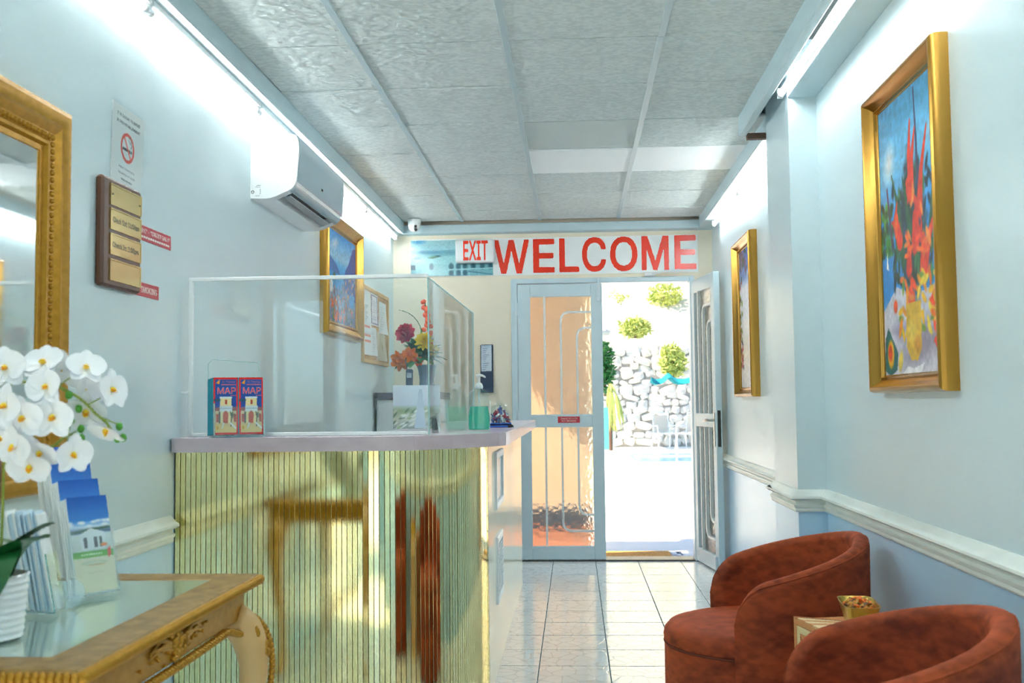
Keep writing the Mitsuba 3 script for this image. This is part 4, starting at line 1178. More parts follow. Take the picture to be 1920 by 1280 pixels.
def cabriole(dx, dy):
    # knee bulges out towards the corner, foot scrolls back out
    P = spline([(0.0, 0.0, 0.70), (0.030, 0.030, 0.655), (0.044, 0.044, 0.58), (0.036, 0.036, 0.48), (0.014, 0.014, 0.34), (-0.006, -0.006, 0.18), (0.0, 0.0, 0.07), (0.022, 0.022, 0.02)], 40)
    P[:, 0] *= dx; P[:, 1] *= dy
    r = np.interp(P[:, 2], [0, 0.04, 0.18, 0.4, 0.58, 0.66, 0.72], [0.026, 0.026, 0.019, 0.025, 0.038, 0.044, 0.040])
    return tube(P, r, 14)
for (x, y, dx, dy) in ((TX1 - 0.055, TY1_ - 0.06, 1, 1), (TX1 - 0.055, TY0_ + 0.06, 1, -1), (TX0_ + 0.075, TY1_ - 0.06, -0.3, 1), (TX0_ + 0.075, TY0_ + 0.06, -0.3, -1)):
    k = add('leg', mv(cabriole(dx, dy), tr(x, y, 0)), 'mat_pale_wood', tb, smooth=True)
    kn = []
    for i in range(26):
        t = R.uniform(0, 1)
        z = 0.70 - 0.12 * t
        m = ic.copy(); m.apply_scale([0.010, 0.006, 0.013]); m.apply_transform(rot(R.uniform(0, 360), (0, 0, 1)))
        an = R.uniform(-1.2, 1.2) + math.atan2(dy, dx)
        o = np.interp(z, [0.58, 0.655, 0.70], [0.044, 0.030, 0.0])
        m.apply_translation([x + o * dx + 0.040 * math.cos(an), y + o * dy + 0.040 * math.sin(an), z]); kn.append(m)
    E_ = spline([(o * dx + 0.036 * dx, o * dy + 0.036 * dy, z) for o, z in ((0.0, 0.70), (0.032, 0.655), (0.045, 0.58), (0.036, 0.48), (0.012, 0.34))], 30)
    for p in E_:
        m = ic.copy(); m.apply_scale([0.009, 0.009, 0.010]); m.apply_translation(np.array([x, y, 0]) + p); kn.append(m)
    add('acanthus', cat_(kn), 'mat_gilt', k, smooth=True, label='gilt acanthus carving on the knee')

# ------------------------------------------------------------------ orchid
pot = thing('potted_orchid', 'white orchid in a ribbed white pot on the gilt console table', 'orchid')
PM = tr(-1.078, 1.918, TZ_)
pp_ = [(0.0, 0.0), (0.046, 0.0)]
for i in range(56):
    z = 0.004 + 0.112 * i / 55
    pp_.append((0.049 + 0.010 * (z / 0.115) + 0.0016 * math.sin(z * 2 * math.pi / 0.0125), z))
pp_ += [(0.056, 0.118), (0.052, 0.112), (0.050, 0.09), (0.0, 0.09)]
add('pot', mv(lathe(pp_, 48), PM), 'mat_ceramic', pot, smooth=50)
add('moss', mv(lathe([(0.050, 0.098), (0.03, 0.108), (0.0, 0.112)], 24), PM), 'mat_stem_brown', pot, smooth=True)
stems = [[(-1.074, 1.93, 0.895), (-1.074, 1.931, 0.965), (-1.073, 1.932, 1.032), (-1.073, 1.933, 1.095), (-1.071, 1.934, 1.15), (-1.069, 1.936, 1.2)],
         [(-1.073, 1.933, 1.109), (-1.054, 1.944, 1.123), (-1.032, 1.956, 1.136), (-1.014, 1.966, 1.148), (-1.001, 1.973, 1.15), (-0.984, 1.982, 1.165), (-0.957, 1.996, 1.166)],
         [(-1.069, 1.936, 1.2), (-1.082, 1.93, 1.24), (-1.067, 1.938, 1.269), (-1.049, 1.948, 1.273), (-1.019, 1.964, 1.275), (-0.993, 1.978, 1.265), (-0.97, 1.99, 1.251), (-0.946, 2.002, 1.229), (-0.927, 2.012, 1.206), (-0.911, 2.02, 1.189), (-0.903, 2.024, 1.17), (-0.891, 2.03, 1.165)],
         [(-0.946, 2.002, 1.229), (-0.925, 2.013, 1.242)], [(-0.927, 2.012, 1.206), (-0.895, 2.028, 1.190)], [(-1.025, 1.96, 1.139), (-1.026, 1.96, 1.169)], [(-0.993, 1.978, 1.265), (-0.974, 1.988, 1.282)],
         [(-0.993, 1.978, 1.265), (-0.972, 1.98, 1.248)], [(-0.97, 1.97, 1.16), (-0.967, 1.98, 1.2)], [(-0.984, 1.982, 1.165), (-0.952, 1.99, 1.183)]]
add('support_stick', tube([(-1.080, 1.925, 0.89), (-1.078, 1.93, 1.1), (-1.076, 1.932, 1.235)], 0.0026, 8), 'mat_stem_brown', pot)
for i, s in enumerate(stems):
    add('stem', tube(spline(s, 24) if len(s) > 2 else s, 0.0026 if i < 3 else 0.0014, 8), 'mat_stem', pot, smooth=True)
def petal(Lp, Wp, cup=0.10, pw=0.75, n_=10, m_=9):
    u, v = np.meshgrid(np.linspace(0, 1, n_), np.linspace(-1, 1, m_), indexing='ij')
    wdt = Wp / 2 * np.sin(np.pi * np.clip(u, 0.03, 0.99) ** pw) ** 0.5
    x = v * wdt
    y = u * Lp
    z = cup * Lp * (u * u) * 0.5 + 0.22 * Wp * (v ** 2) * np.sin(np.pi * u) * 0.5 + 0.0006
    G = np.stack([x, y, z], -1)
    up = quads(G)
    dn = quads(G - [0, 0, 0.0012])
    return cat_([up, dn])
PB = petal(0.039, 0.054, 0.10, 0.80)
PSm = petal(0.040, 0.031, -0.05, 0.85)
PET = mikit.ply(PB, 'mat_petal_white', smooth=True)
SEP = mikit.ply(PSm, 'mat_petal_white', smooth=True)
lipm = cat_([mv(petal(0.016, 0.012, 0.7, 0.7), rot(180, (0, 0, 1)) @ rot(50, (1, 0, 0))), mv(petal(0.012, 0.010, 0.7), rot(120, (0, 0, 1)) @ rot(60, (1, 0, 0))), mv(petal(0.012, 0.010, 0.7), rot(-120, (0, 0, 1)) @ rot(60, (1, 0, 0))),
             mv(trimesh.creation.icosphere(2, 0.0045), tr(0, 0.001, 0.006))])
lipc = mikit.ply(cat_([mv(trimesh.creation.icosphere(1, 0.003), tr(0, -0.003, 0.009)), mv(trimesh.creation.icosphere(1, 0.0022), tr(0.003, 0.0, 0.008)), mv(trimesh.creation.icosphere(1, 0.0022), tr(-0.003, 0.0, 0.008))]), 'mat_flower_orange', smooth=True)
LIP = mikit.ply(lipm, 'mat_petal_lip', smooth=True)
def np4(M):
    return T(M.tolist())
FL = [(-1.02, 1.9, 1.206), (-0.978, 1.93, 1.207), (-0.985, 1.92, 1.263), (-1.023, 1.98, 1.31), (-0.949, 2.0, 1.3), (-1.007, 2.02, 1.297), (-0.908, 2.02, 1.258), (-0.962, 2.03, 1.218), (-0.906, 2.0, 1.183), (-0.959, 1.97, 1.136),
      (-1.007, 1.94, 1.142), (-1.041, 1.88, 1.229), (-1.066, 1.92, 1.299), (-1.022, 1.93, 1.116), (-1.035, 1.9, 1.155), (-1.060, 1.90, 1.170), (-0.967, 2.04, 1.259)]
FD = [(0.1, -1, -0.1), (0.2, -1, -0.1), (-0.2, -1, 0.1), (0.0, -0.9, 0.7), (0.5, -0.7, 0.6), (0.2, 1, 0.3), (1, -0.3, 0.1), (0.3, -0.8, -0.5), (-0.3, -0.5, -0.9), (0.8, -0.6, -0.2), (0.0, -0.8, -0.6), (-0.3, -1, 0.0), (0.2, -1, 0.2), (0.3, -0.8, -0.6), (-0.2, -1, -0.3), (-0.1, -1, -0.2), (0.4, 0.9, 0.2)]
R = np.random.default_rng(4)
for (p, d) in zip(FL, FD):
    d = np.array(d, float) / np.linalg.norm(d)
    up_ = np.array([R.normal(0, 0.15), 0, 1.0]); right = np.cross(up_, d); right /= np.linalg.norm(right)
    M = np.eye(4); M[:3, 0], M[:3, 1], M[:3, 2], M[:3, 3] = right, np.cross(d, right), d, p
    s_ = R.uniform(0.92, 1.08)
    M = M @ np.diag([s_, s_, s_, 1])
    fk = key_for('flower', pot)
    for kind_, a_ in ((PET, 82), (PET, -82), (SEP, 0), (SEP, 142), (SEP, -142)):
        add('petal', kind_, None, fk, to_world=np4(M @ rot(a_, (0, 0, 1)) @ rot(R.uniform(4, 14), (1, 0, 0)) @ tr(0, 0.002, 0.001 if kind_ is PET else -0.001)))
    add('lip', LIP, None, fk, to_world=np4(M))
    add('throat', lipc, None, fk, to_world=np4(M))
for (x, y, z) in [(-0.972, 1.98, 1.248), (-0.962, 2.0, 1.222), (-0.971, 1.97, 1.19), (-0.967, 1.98, 1.2), (-0.952, 1.99, 1.183), (-0.946, 1.98, 1.165), (-0.894, 2.03, 1.186), (-0.898, 2.03, 1.162), (-0.886, 2.03, 1.164)]:
    m = trimesh.creation.icosphere(2, 1.0); m.apply_scale([0.0068, 0.0068, 0.0085]); m.apply_translation([x, y, z])
    add('bud', m, 'mat_bud', pot, smooth=True)
def leaf_mesh(pts, w_, fold=0.25):
    P = spline(pts, 20)
    t = np.gradient(P, axis=0); t /= np.linalg.norm(t, axis=1, keepdims=True)
    sd = np.cross(t, [0, 0, 1]); sd /= np.linalg.norm(sd, axis=1, keepdims=True)
    nn = np.cross(sd, t)
    u = np.linspace(0, 1, 20)
    wd = w_ / 2 * np.clip(np.sin(np.pi * np.clip(u * 0.93 + 0.07, 0, 1)), 0.0, 1) ** 0.55
    G = np.stack([P + sd * (wd * v)[:, None] + nn * (fold * wd * abs(v))[:, None] for v in np.linspace(-1, 1, 9)], 1)
    return cat_([quads(G), quads(G - nn[:, None] * 0.0018)])
b0 = np.array([-1.075, 1.92, 0.905])
for pts, w_ in (([b0, b0 + (0.015, -0.05, 0.050), b0 + (0.025, -0.085, 0.025), b0 + (0.030, -0.105, -0.035)], 0.105),
                ([b0, b0 + (0.045, 0.0, 0.07), b0 + (0.10, 0.02, 0.105)], 0.07), ([b0, b0 + (0.05, -0.02, 0.06), b0 + (0.115, -0.03, 0.085)], 0.085),
                ([b0, b0 + (-0.06, 0.01, 0.06), b0 + (-0.12, 0.02, 0.05)], 0.06), ([b0, b0 + (0.0, 0.06, 0.06), b0 + (-0.02, 0.12, 0.05)], 0.06)):
    add('leaf', leaf_mesh(pts, w_), 'mat_leaf', pot, smooth=True)

# ------------------------------------------------------------------ brochure holders on the console
nrm = np.array([0.84, -0.54, 0]); nrm /= np.linalg.norm(nrm)
rgt = np.array([-nrm[1], nrm[0], 0])
def brochure_canvas():
    C = Canvas(0.100, 0.216, 60, 120, '#e9e2c4')
    C.grad([(0, '#efe6c6'), (0.36, '#ece3c6'), (0.361, '#6fae3a'), (0.42, '#5aa832'), (0.425, '#cfd4cf'), (0.60, '#dfe4e2'), (0.62, '#2c4a72'), (0.68, '#cfe0ee'), (0.74, '#3f86d0'), (1.0, '#0f4fae')])
    R2 = np.random.default_rng(9)
    for _ in range(12):
        C.blob(R2.uniform(0, 1), R2.uniform(0.68, 0.74), 0.05, 0.02, '#f0f4f8', 0, 0.7)
    C.blob(0.5, 0.645, 0.4, 0.02, '#3a5a4a', 4, 0.5)
    C.poly([(0.2, 0.60), (0.5, 0.66), (0.85, 0.61), (0.8, 0.44), (0.25, 0.44)], '#e6ebee')
    for u in (0.30, 0.55, 0.68): C.rect(u, 0.46, u + 0.08, 0.57, '#4a4648')
    C.blob(0.78, 0.48, 0.05, 0.02, '#ef7a2a', 0, 0.4)
    for i in range(9): C.rect(0.20 + 0.06 * i, 0.385, 0.245 + 0.06 * i, 0.397, '#d8ecc0')
    C.poly([(0.86, 0.43), (0.95, 0.46), (0.93, 0.36), (0.86, 0.34)], '#e0402a')
    C.blob(0.5, 0.30, 0.17, 0.022, '#b8c4a0', 0, 0.3); C.blob(0.5, 0.30, 0.14, 0.014, '#e9e2c4', 0, 0.3); C.blob(0.55, 0.275, 0.14, 0.006, '#e0a868', 0, 0.5)
    for i in range(3): C.rect(0.3, 0.20 - 0.04 * i, 0.7, 0.203 - 0.04 * i, '#ddd4b6')
    return C
C = brochure_canvas()
hold = thing('brochure_holder', 'clear four-tier brochure holder full of blue-topped brochures on the console', 'brochure holder')
LEAN = 14
base0 = np.array([-1.073, 2.335, TZ_ + 0.010])
bm, bc_ = C.mesh(0.0012)
tiers = []
words = ['front of', 'second row of', 'third row of', 'back row of']
for kx in range(4):
    o = base0 - nrm * 0.034 * kx + np.array([0, 0, 0.037 * kx])
    Mb = frame_m(o, rgt, (0, 0, 1)) @ rot(-LEAN, (1, 0, 0))
    Mb = Mb @ tr(-0.050, 0, 0)
    kb = thing('brochure_stack', f'stack of blue-sky brochures, {words[kx]} the clear holder on the console', 'brochures', 'blue brochures in the tiered holder')
    add('cover', mv(bm, Mb @ tr(0, 0.002, 0.0)), 'mat_print_gloss', kb, color=bc_)
    for q in range(4):
        add('leaflet', mv(bx(-0.002 - 0.003 * q, 0.098 - 0.002 * q, 0.002, 0.216 - 0.001 * q, -0.0034 - 0.0046 * q, -0.0004 - 0.0046 * q, 0.0006), Mb), 'mat_paper', kb)
    h1 = 0.140
    add('pocket', mv(cat_([bx(-0.006, 0.106, -0.002, h1, 0.0045, 0.0068), bx(-0.006, 0.106, -0.002, 0.19, -0.026, -0.0238), bx(-0.006, -0.0038, -0.002, h1, -0.024, 0.0045), bx(0.1038, 0.106, -0.002, h1, -0.024, 0.0045), bx(-0.006, 0.106, -0.004, -0.001, -0.026, 0.0068)]), Mb), 'mat_acrylic', hold, smooth=False)
    if kx:
        add('riser', mv(bx(-0.006, 0.106, -0.038, -0.004, -0.020, -0.017), Mb), 'mat_acrylic', hold, smooth=False)

h2 = thing('leaflet_holder', 'clear holder with pale blue leaflets seen edge-on behind the orchid pot', 'brochure holder')
M2_ = np.eye(4)
M2_[:3, 0], M2_[:3, 1], M2_[:3, 2], M2_[:3, 3] = (1.0, -0.12, 0), (-0.22, 0.06, 1.0), (0.12, -1.0, 0.0), (-1.150, 2.135, TZ_ + 0.004)
for q, (u0, nm) in enumerate(((0.004, 'left'), (0.044, 'right'))):
    kb = thing('leaflet_stack', f'{nm} stack of pale blue leaflets in the small clear holder behind the orchid', 'leaflets', None)
    for i in range(6):
        C2 = None
        add('leaflet', mv(bx(u0 + 0.0058 * i, u0 + 0.0058 * i + 0.0048, 0.004, 0.205 - 0.002 * ((i * 3) % 4), -0.055, -0.002 - 0.003 * ((i * 2) % 3), 0.0006), M2_), 'mat_leaflet_blue' if (i + q) % 3 else 'mat_paper', kb)
add('body', mv(cat_([bx(-0.002, 0.086, 0, 0.003, -0.058, 0.0), bx(-0.002, 0.0, 0, 0.12, -0.058, 0.0), bx(0.084, 0.086, 0, 0.12, -0.058, 0.0), bx(0.0405, 0.0425, 0, 0.12, -0.058, 0.0)]), M2_), 'mat_acrylic', h2, smooth=False)
add('pane_edge', mv(cat_([tube([(0, 0.12, 0), (0, 0.002, 0), (0.084, 0.002, 0), (0.084, 0.12, 0)], 0.0014, 6)]), M2_), 'mat_teal_edge', h2)
for kx, (cx, cy) in enumerate(((-1.085, 2.13), (-1.075, 2.20))):
    add('curved_foot', mv(cat_([bx(-0.0, 0.002, -0.001, 0.001, 0, 0.001), trimesh.creation.cylinder(radius=0.032, height=0.003, sections=40)]), tr(cx, cy, TZ_ + 0.033) @ rot(90, (1, 0, 0)) @ rot(20, (0, 1, 0))), 'mat_acrylic', h2, smooth=False)
mat('leaflet_blue', '#c3d8e6', rough=0.5)
mat('teal_edge', '#1d8a86', rough=0.2)

# ------------------------------------------------------------------ map stand on the counter
CT = 1.1140
C = Canvas(0.084, 0.206, 76, 150, '#d22024')
C.rect(0.07, 0.035, 0.945, 0.965, '#17408c')
C.grad  # (kept plain: layers below)
C.rect(0.07, 0.035, 0.945, 0.22, '#d8c08a'); C.rect(0.07, 0.20, 0.945, 0.42, '#cfc0a0'); C.rect(0.07, 0.41, 0.945, 0.475, '#8e3a3e')
C.poly([(0.07, 0.035), (0.07, 0.18), (0.945, 0.10), (0.945, 0.035)], '#dcc484')
C.rect(0.28, 0.46, 0.74, 0.645, '#e6d7a2'); C.rect(0.26, 0.635, 0.76, 0.66, '#d4e0e8'); C.rect(0.47, 0.53, 0.57, 0.61, '#a8402a')
C.rect(0.26, 0.44, 0.78, 0.50, '#cfd8dc'); C.rect(0.26, 0.455, 0.78, 0.463, '#6d7f8c'); C.rect(0.26, 0.40, 0.76, 0.44, '#d9e0e0')
C.rect(0.28, 0.20, 0.76, 0.40, '#e4d6a6'); C.blob(0.50, 0.33, 0.09, 0.05, '#b8402e', 90, 0.2); C.rect(0.40, 0.20, 0.60, 0.33, '#b8402e')
C.rect(0.12, 0.22, 0.22, 0.36, '#a83a36'); C.rect(0.84, 0.22, 0.92, 0.36, '#a83a36'); C.rect(0.22, 0.20, 0.28, 0.40, '#4a4a4c')
C.stroke([(0.72, 0.15), (0.74, 0.32)], 0.012, '#5a4a3a')
for a_ in (-50, -15, 20, 55, 100): C.blob(0.72 + 0.06 * math.cos(math.radians(a_)), 0.34 + 0.03 * math.sin(math.radians(a_)), 0.045, 0.012, '#3a4a34', a_, 0.4)
C.stroke([(0.42, 0.20), (0.36, 0.12)], 0.014, '#dfe4e6'); C.stroke([(0.70, 0.20), (0.92, 0.11)], 0.016, '#dfe4e6'); C.blob(0.17, 0.12, 0.04, 0.025, '#c9a02a', 90, 0.3)
C.blob(0.14, 0.60, 0.08, 0.03, '#1e4a5a', 0, 0.5)
C.poly([(0.10, 0.90), (0.27, 0.965), (0.24, 0.88)], '#f09a2a')
C.text('St. Thomas', 0.62, 0.905, 0.036, '#e47a80', wide=0.54)
for i in range(12): C.rect(0.33 + 0.05 * i, 0.865, 0.365 + 0.05 * i, 0.885, '#d86a78')
C.text('MAP', 0.53, 0.715, 0.105, '#f2c8cc', wide=0.80, bold=True)
C.text('MAP', 0.53, 0.718, 0.097, '#d8202c', wide=0.77)
for i in range(5): C.rect(0.70 + 0.05 * i, 0.672, 0.735 + 0.05 * i, 0.69, '#c86a80')
ms = thing('map_stand', 'clear two-pocket stand on the counter holding red and blue maps', 'brochure holder')
mm, mc = C.mesh(0.0012)
Mst = frame_m((-1.272, 3.662, CT + 0.010), (0.935, 0.355, 0), (0, 0, 1.0)) @ rot(-9, (1, 0, 0))
for q, nm in ((0, 'left'), (1, 'right')):
    kb = thing('map_brochure', f'{nm} stack of red-bordered blue MAP brochures on the counter', 'map', 'map brochures in the clear stand')
    u0 = 0.088 * q - 0.001
    add('cover', mv(mm, Mst @ tr(u0, 0, 0)), 'mat_print_gloss', kb, color=mc)
    for i in range(6 if q == 0 else 3):
        add('map_sheet', mv(bx(u0 - 0.0032 * (i + 1), u0 + 0.082 - 0.003 * i, 0.001, 0.2055 - 0.0005 * i, -0.0042 * (i + 1), -0.0042 * i - 0.0004, 0.0004), Mst), 'mat_teal_paper', kb)
rp_ = Polygon([(-0.018, -0.004), (0.180, -0.004), (0.158, 0.266), (-0.002, 0.278), (-0.018, 0.262)]).buffer(-0.008).buffer(0.008)
add('back_plate', mv(ext(rp_, 0.0025), Mst @ tr(0, 0, -0.034)), 'mat_acrylic', ms, smooth=False)
add('back_plate_edge', mv(tube(np.array([(*p, -0.033) for p in rp_.exterior.coords]), 0.0011, 5, cap=False), Mst), 'mat_glass_edge', ms)
add('pocket', mv(cat_([bx(-0.004, 0.1745, -0.004, 0.100, 0.0035, 0.0055), bx(-0.006, 0.1765, -0.006, -0.002, -0.034, 0.0055)]), Mst), 'mat_acrylic', ms, smooth=False)
for x in (0.002, 0.1735):
    add('pocket_edge', mv(tube([(x, -0.004, 0.0045), (x, 0.112, 0.0045)], 0.0022, 6), Mst), 'mat_glass_edge', ms)
add('foot', mv(bx(-0.01, 0.18, -0.008, -0.003, -0.034, 0.012, 0.001), frame_m((-1.272, 3.662, CT + 0.0085), (0.935, 0.355, 0), (0, 0, 1))), 'mat_acrylic', ms, smooth=False)

# ------------------------------------------------------------------ sanitizer, candy bowl, small holder
def rsq(hx, hy, z, n=40, e=4.5):
    a = np.arange(n) * 2 * np.pi / n
    rr = 1 / (np.abs(np.cos(a)) ** e + np.abs(np.sin(a)) ** e) ** (1 / e)
    return np.stack([hx * rr * np.cos(a), hy * rr * np.sin(a), np.full(n, z)], 1)
sz = thing('hand_sanitizer', 'clear pump bottle of green hand sanitizer on the counter', 'bottle')
Ms_ = tr(-0.3985, 4.40, CT) @ np.diag([0.90, 0.90, 0.93, 1.0])
G = [rsq(0.002, 0.002, 0.001), rsq(0.046, 0.032, 0.001), rsq(0.050, 0.035, 0.006), rsq(0.050, 0.035, 0.14), rsq(0.049, 0.034, 0.158), rsq(0.042, 0.030, 0.172), rsq(0.026, 0.022, 0.180), rsq(0.017, 0.017, 0.184, e=2), rsq(0.016, 0.016, 0.190, e=2)]
add('bottle', mv(quads(np.array(G), closed_v=True), Ms_), 'mat_bottle', sz, smooth=40)
G = [rsq(0.002, 0.002, 0.004), rsq(0.044, 0.030, 0.004), rsq(0.0475, 0.0325, 0.010), rsq(0.0475, 0.0325, 0.06), rsq(0.040, 0.030, 0.107), rsq(0.002, 0.002, 0.107)]
add('gel', mv(quads(np.array(G), closed_v=True), Ms_), 'mat_liquid', sz, smooth=40, label='green gel')
add('pump_collar', mv(lathe([(0.0, 0.186), (0.018, 0.186), (0.0185, 0.192), (0.016, 0.205), (0.011, 0.212), (0.006, 0.214), (0.0, 0.214)], 24), Ms_), 'mat_lid_clear', sz, smooth=40)
add('pump_head', mv(cat_([tube([(0, 0, 0.212), (0, 0, 0.238)], 0.0055, 12), tube([(-0.014, 0, 0.243), (0.004, 0, 0.247), (0.020, -0.002, 0.244), (0.030, -0.004, 0.236)], [0.006, 0.007, 0.005, 0.004], 10)]), Ms_), 'mat_white_plastic', sz, smooth=40)
add('dip_tube', mv(tube([(0, 0, 0.19), (0.0, 0.004, 0.108)], 0.003, 8), Ms_), 'mat_lid_clear', sz)
add('label', mv(bx(0.0503, 0.0508, -0.02, 0.02, 0.03, 0.13), Ms_), 'mat_lid_clear', sz, label='clear label with pale print')

cb = thing('candy_bowl', 'clear dome bowl of wrapped candies on a black base beside the sanitizer', 'bowl')
Mcb = tr(-0.350, 4.945, CT)
add('base', mv(lathe([(0, 0.001), (0.052, 0.001), (0.058, 0.006), (0.058, 0.012), (0.050, 0.014), (0, 0.014)], 36), Mcb), 'mat_black_gloss', cb, smooth=40)
add('rim', mv(lathe([(0.050, 0.013), (0.054, 0.015), (0.054, 0.020), (0.050, 0.020)], 36), Mcb), 'mat_blue_plastic', cb)
a = np.linspace(0, np.pi / 2, 12)
add('dome', mv(lathe([(0.053 * math.cos(t) ** 0.8, 0.018 + 0.10 * math.sin(t)) for t in a], 40), Mcb), 'mat_bottle', cb, smooth=True)
R = np.random.default_rng(31)
for i in range(60):
    r, t = 0.038 * math.sqrt(R.uniform(0, 1)), R.uniform(0, 6.283)
    m = trimesh.creation.icosphere(1, 1.0); m.apply_scale([0.011, 0.006, 0.006])
    tw = trimesh.creation.cone(radius=0.005, height=0.007, sections=6)
    m = cat_([m, mv(tw, tr(0.016, 0, 0) @ rot(-90, (0, 1, 0))), mv(tw, tr(-0.016, 0, 0) @ rot(90, (0, 1, 0)))])
    m.apply_transform(trimesh.transformations.euler_matrix(*R.uniform(0, 6, 3)))
    m.apply_translation(np.array([-0.350, 4.945, CT + 0.027 + 0.062 * R.uniform(0, 1) * (1 - (r / 0.045) ** 2)]) + [r * math.cos(t), r * math.sin(t), 0])
    cc_ = ['red', 'blue', 'white', 'red', 'blue'][i % 5]
    add('candy', m, {'red': 'mat_flower_red', 'blue': 'mat_candy_blue', 'white': 'mat_white_plastic'}[cc_], None, smooth=40, label=f'small wrapped {cc_} candy under the clear dome on the counter', cat='candy', group=f'wrapped {cc_} candies in the dome bowl')
mat('candy_blue', '#4a5fa0', rough=0.35)
pn = thing('pen', 'blue and black pen lying beside the candy dome', 'pen')
add('barrel', tube([(-0.42, 4.86, CT + 0.005), (-0.31, 4.885, CT + 0.005)], 0.0045, 10), 'mat_blue_plastic', pn)
add('cap', tube([(-0.31, 4.885, CT + 0.005), (-0.285, 4.89, CT + 0.005)], 0.0052, 10), 'mat_black', pn)
hd = thing('card_holder', 'small black card holder with a white card at the foot of the acrylic side sheet', 'card holder')
Mh = frame_m((-0.548, 4.08, CT), (1, 0, 0), (0, 0, 1))
add('body', mv(ext(Polygon([(0, 0), (0.026, 0), (0.016, 0.055), (0.0, 0.058)]), 0.05), Mh), 'mat_black', hd)
add('card', mv(ext(Polygon([(0.0265, 0.002), (0.029, 0.002), (0.017, 0.064), (0.0155, 0.064)]), 0.048), Mh), 'mat_paper', hd)

# ------------------------------------------------------------------ behind the counter
cbn = thing('cabinet', 'white cabinet with a dark top in the far left corner behind the screen', 'cabinet')
add('body', bx(-1.40, -0.96, 7.42, 8.02, 0, 1.262, 0.004), 'mat_white_plastic', cbn)
add('top', bx(-1.41, -0.95, 7.40, 8.03, 1.262, 1.312, 0.004), 'mat_dark_blue', cbn)
for i in range(3):
    dk = add('drawer', bx(-1.39, -0.97, 7.405, 7.42, 0.06 + 0.4 * i, 0.44 + 0.4 * i, 0.004), 'mat_white_plastic', cbn)
    add('handle', bx(-1.22, -1.14, 7.39, 7.405, 0.36 + 0.4 * i, 0.375 + 0.4 * i, 0.003), 'mat_steel', dk)
ph = thing('cordless_phone', 'black cordless phone standing on the dark-topped cabinet', 'phone')
add('cradle', bx(-1.215, -1.135, 7.43, 7.50, 1.312, 1.335, 0.008), 'mat_black', ph)
add('handset', mv(bx(-0.024, 0.024, -0.014, 0.014, 0, 0.155, 0.008), tr(-1.175, 7.465, 1.325) @ rot(-8, (1, 0, 0))), 'mat_dark_blue', ph)
add('display', mv(bx(-0.016, 0.016, -0.016, -0.0138, 0.09, 0.125), tr(-1.175, 7.465, 1.325) @ rot(-8, (1, 0, 0))), 'mat_grey_plastic', ph)
add('antenna', tube([(-1.19, 7.46, 1.47), (-1.197, 7.46, 1.56)], 0.003, 6), 'mat_black', ph)
vs = thing('flower_vase', 'bouquet of red, yellow and orange artificial flowers in a grey-blue vase on the cabinet', 'flowers')
VX, VY, VZ = -1.075, 7.64, 1.312
add('vase', mv(lathe([(0, 0), (0.05, 0), (0.058, 0.01), (0.05, 0.09), (0.062, 0.17), (0.075, 0.20), (0.07, 0.20), (0.055, 0.16), (0.0, 0.15)], 30), tr(VX, VY, VZ)), 'mat_vase', vs, smooth=40)
def bloom(c, r, n_, m_, petal_l, petal_w, dirv):
    d = np.array(dirv, float); d /= np.linalg.norm(d)
    rt = np.cross([0, 0.01, 1], d); rt /= np.linalg.norm(rt)
    M = np.eye(4); M[:3, 0], M[:3, 1], M[:3, 2], M[:3, 3] = rt, np.cross(d, rt), d, c
    fk = key_for('flower', vs)
    for ring, tilt in ((n_ + 2, 12), (n_, 32), (n_, 52), (max(3, n_ // 2), 74)):
        for i in range(ring):
            add('petal', mv(petal(petal_l, petal_w, 0.25, 0.7, 7, 5), M @ rot(360 * i / ring + tilt, (0, 0, 1)) @ rot(tilt, (1, 0, 0))), m_, fk, smooth=True)
# positions are metres around the vase
bloom((VX - 0.135, VY - 0.06, VZ + 0.42), 0, 7, 'mat_flower_red', 0.085, 0.06, (-0.3, -1, 0.4))
bloom((VX - 0.005, VY - 0.09, VZ + 0.36), 0, 9, 'mat_flower_yellow', 0.075, 0.03, (0.1, -1, 0.3))
bloom((VX - 0.175, VY - 0.06, VZ + 0.235), 0, 5, 'mat_flower_orange', 0.085, 0.045, (-0.4, -1, -0.3))
bloom((VX - 0.105, VY - 0.09, VZ + 0.27), 0, 5, 'mat_flower_orange', 0.065, 0.04, (0.0, -1, 0.1))
bloom((VX - 0.045, VY - 0.10, VZ + 0.225), 0, 5, 'mat_flower_coral', 0.04, 0.03, (0.1, -1, 0.0))
bloom((VX + 0.06, VY - 0.08, VZ + 0.30), 0, 6, 'mat_flower_yellow', 0.05, 0.03, (0.4, -1, 0.2))
spk = []
R = np.random.default_rng(17)
sp = spline([(VX + 0.01, VY, VZ + 0.20), (VX + 0.015, VY - 0.02, VZ + 0.45), (VX - 0.005, VY - 0.03, VZ + 0.66)], 30)
add('stem', tube(sp, 0.004, 6), 'mat_foliage_dark', vs)
for i in range(20):
    p = sp[10 + i] + R.normal(0, 0.012, 3)
    m = trimesh.creation.icosphere(1, 1.0); m.apply_scale([0.018, 0.012, 0.022]); m.apply_transform(rot(R.uniform(0, 180), (0, 1, 0))); m.apply_translation(p)
    add('spike_flower', m, 'mat_flower_coral', vs, smooth=True)
for i in range(64):
    an, el = R.uniform(0, 6.28), R.uniform(-0.3, 1.0)
    d = np.array([math.cos(an) * math.cos(el), math.sin(an) * math.cos(el) * 0.7, math.sin(el)])
    b = np.array([VX - 0.05, VY - 0.03, VZ + 0.24])
    L_ = R.uniform(0.10, 0.21)
    add('leaf', leaf_mesh([b + d * 0.03, b + d * (0.03 + L_ * 0.5) + (0, 0, 0.02), b + d * (0.03 + L_) - (0, 0, 0.01)], R.uniform(0.04, 0.07), 0.1), 'mat_foliage_dark', vs, smooth=True)
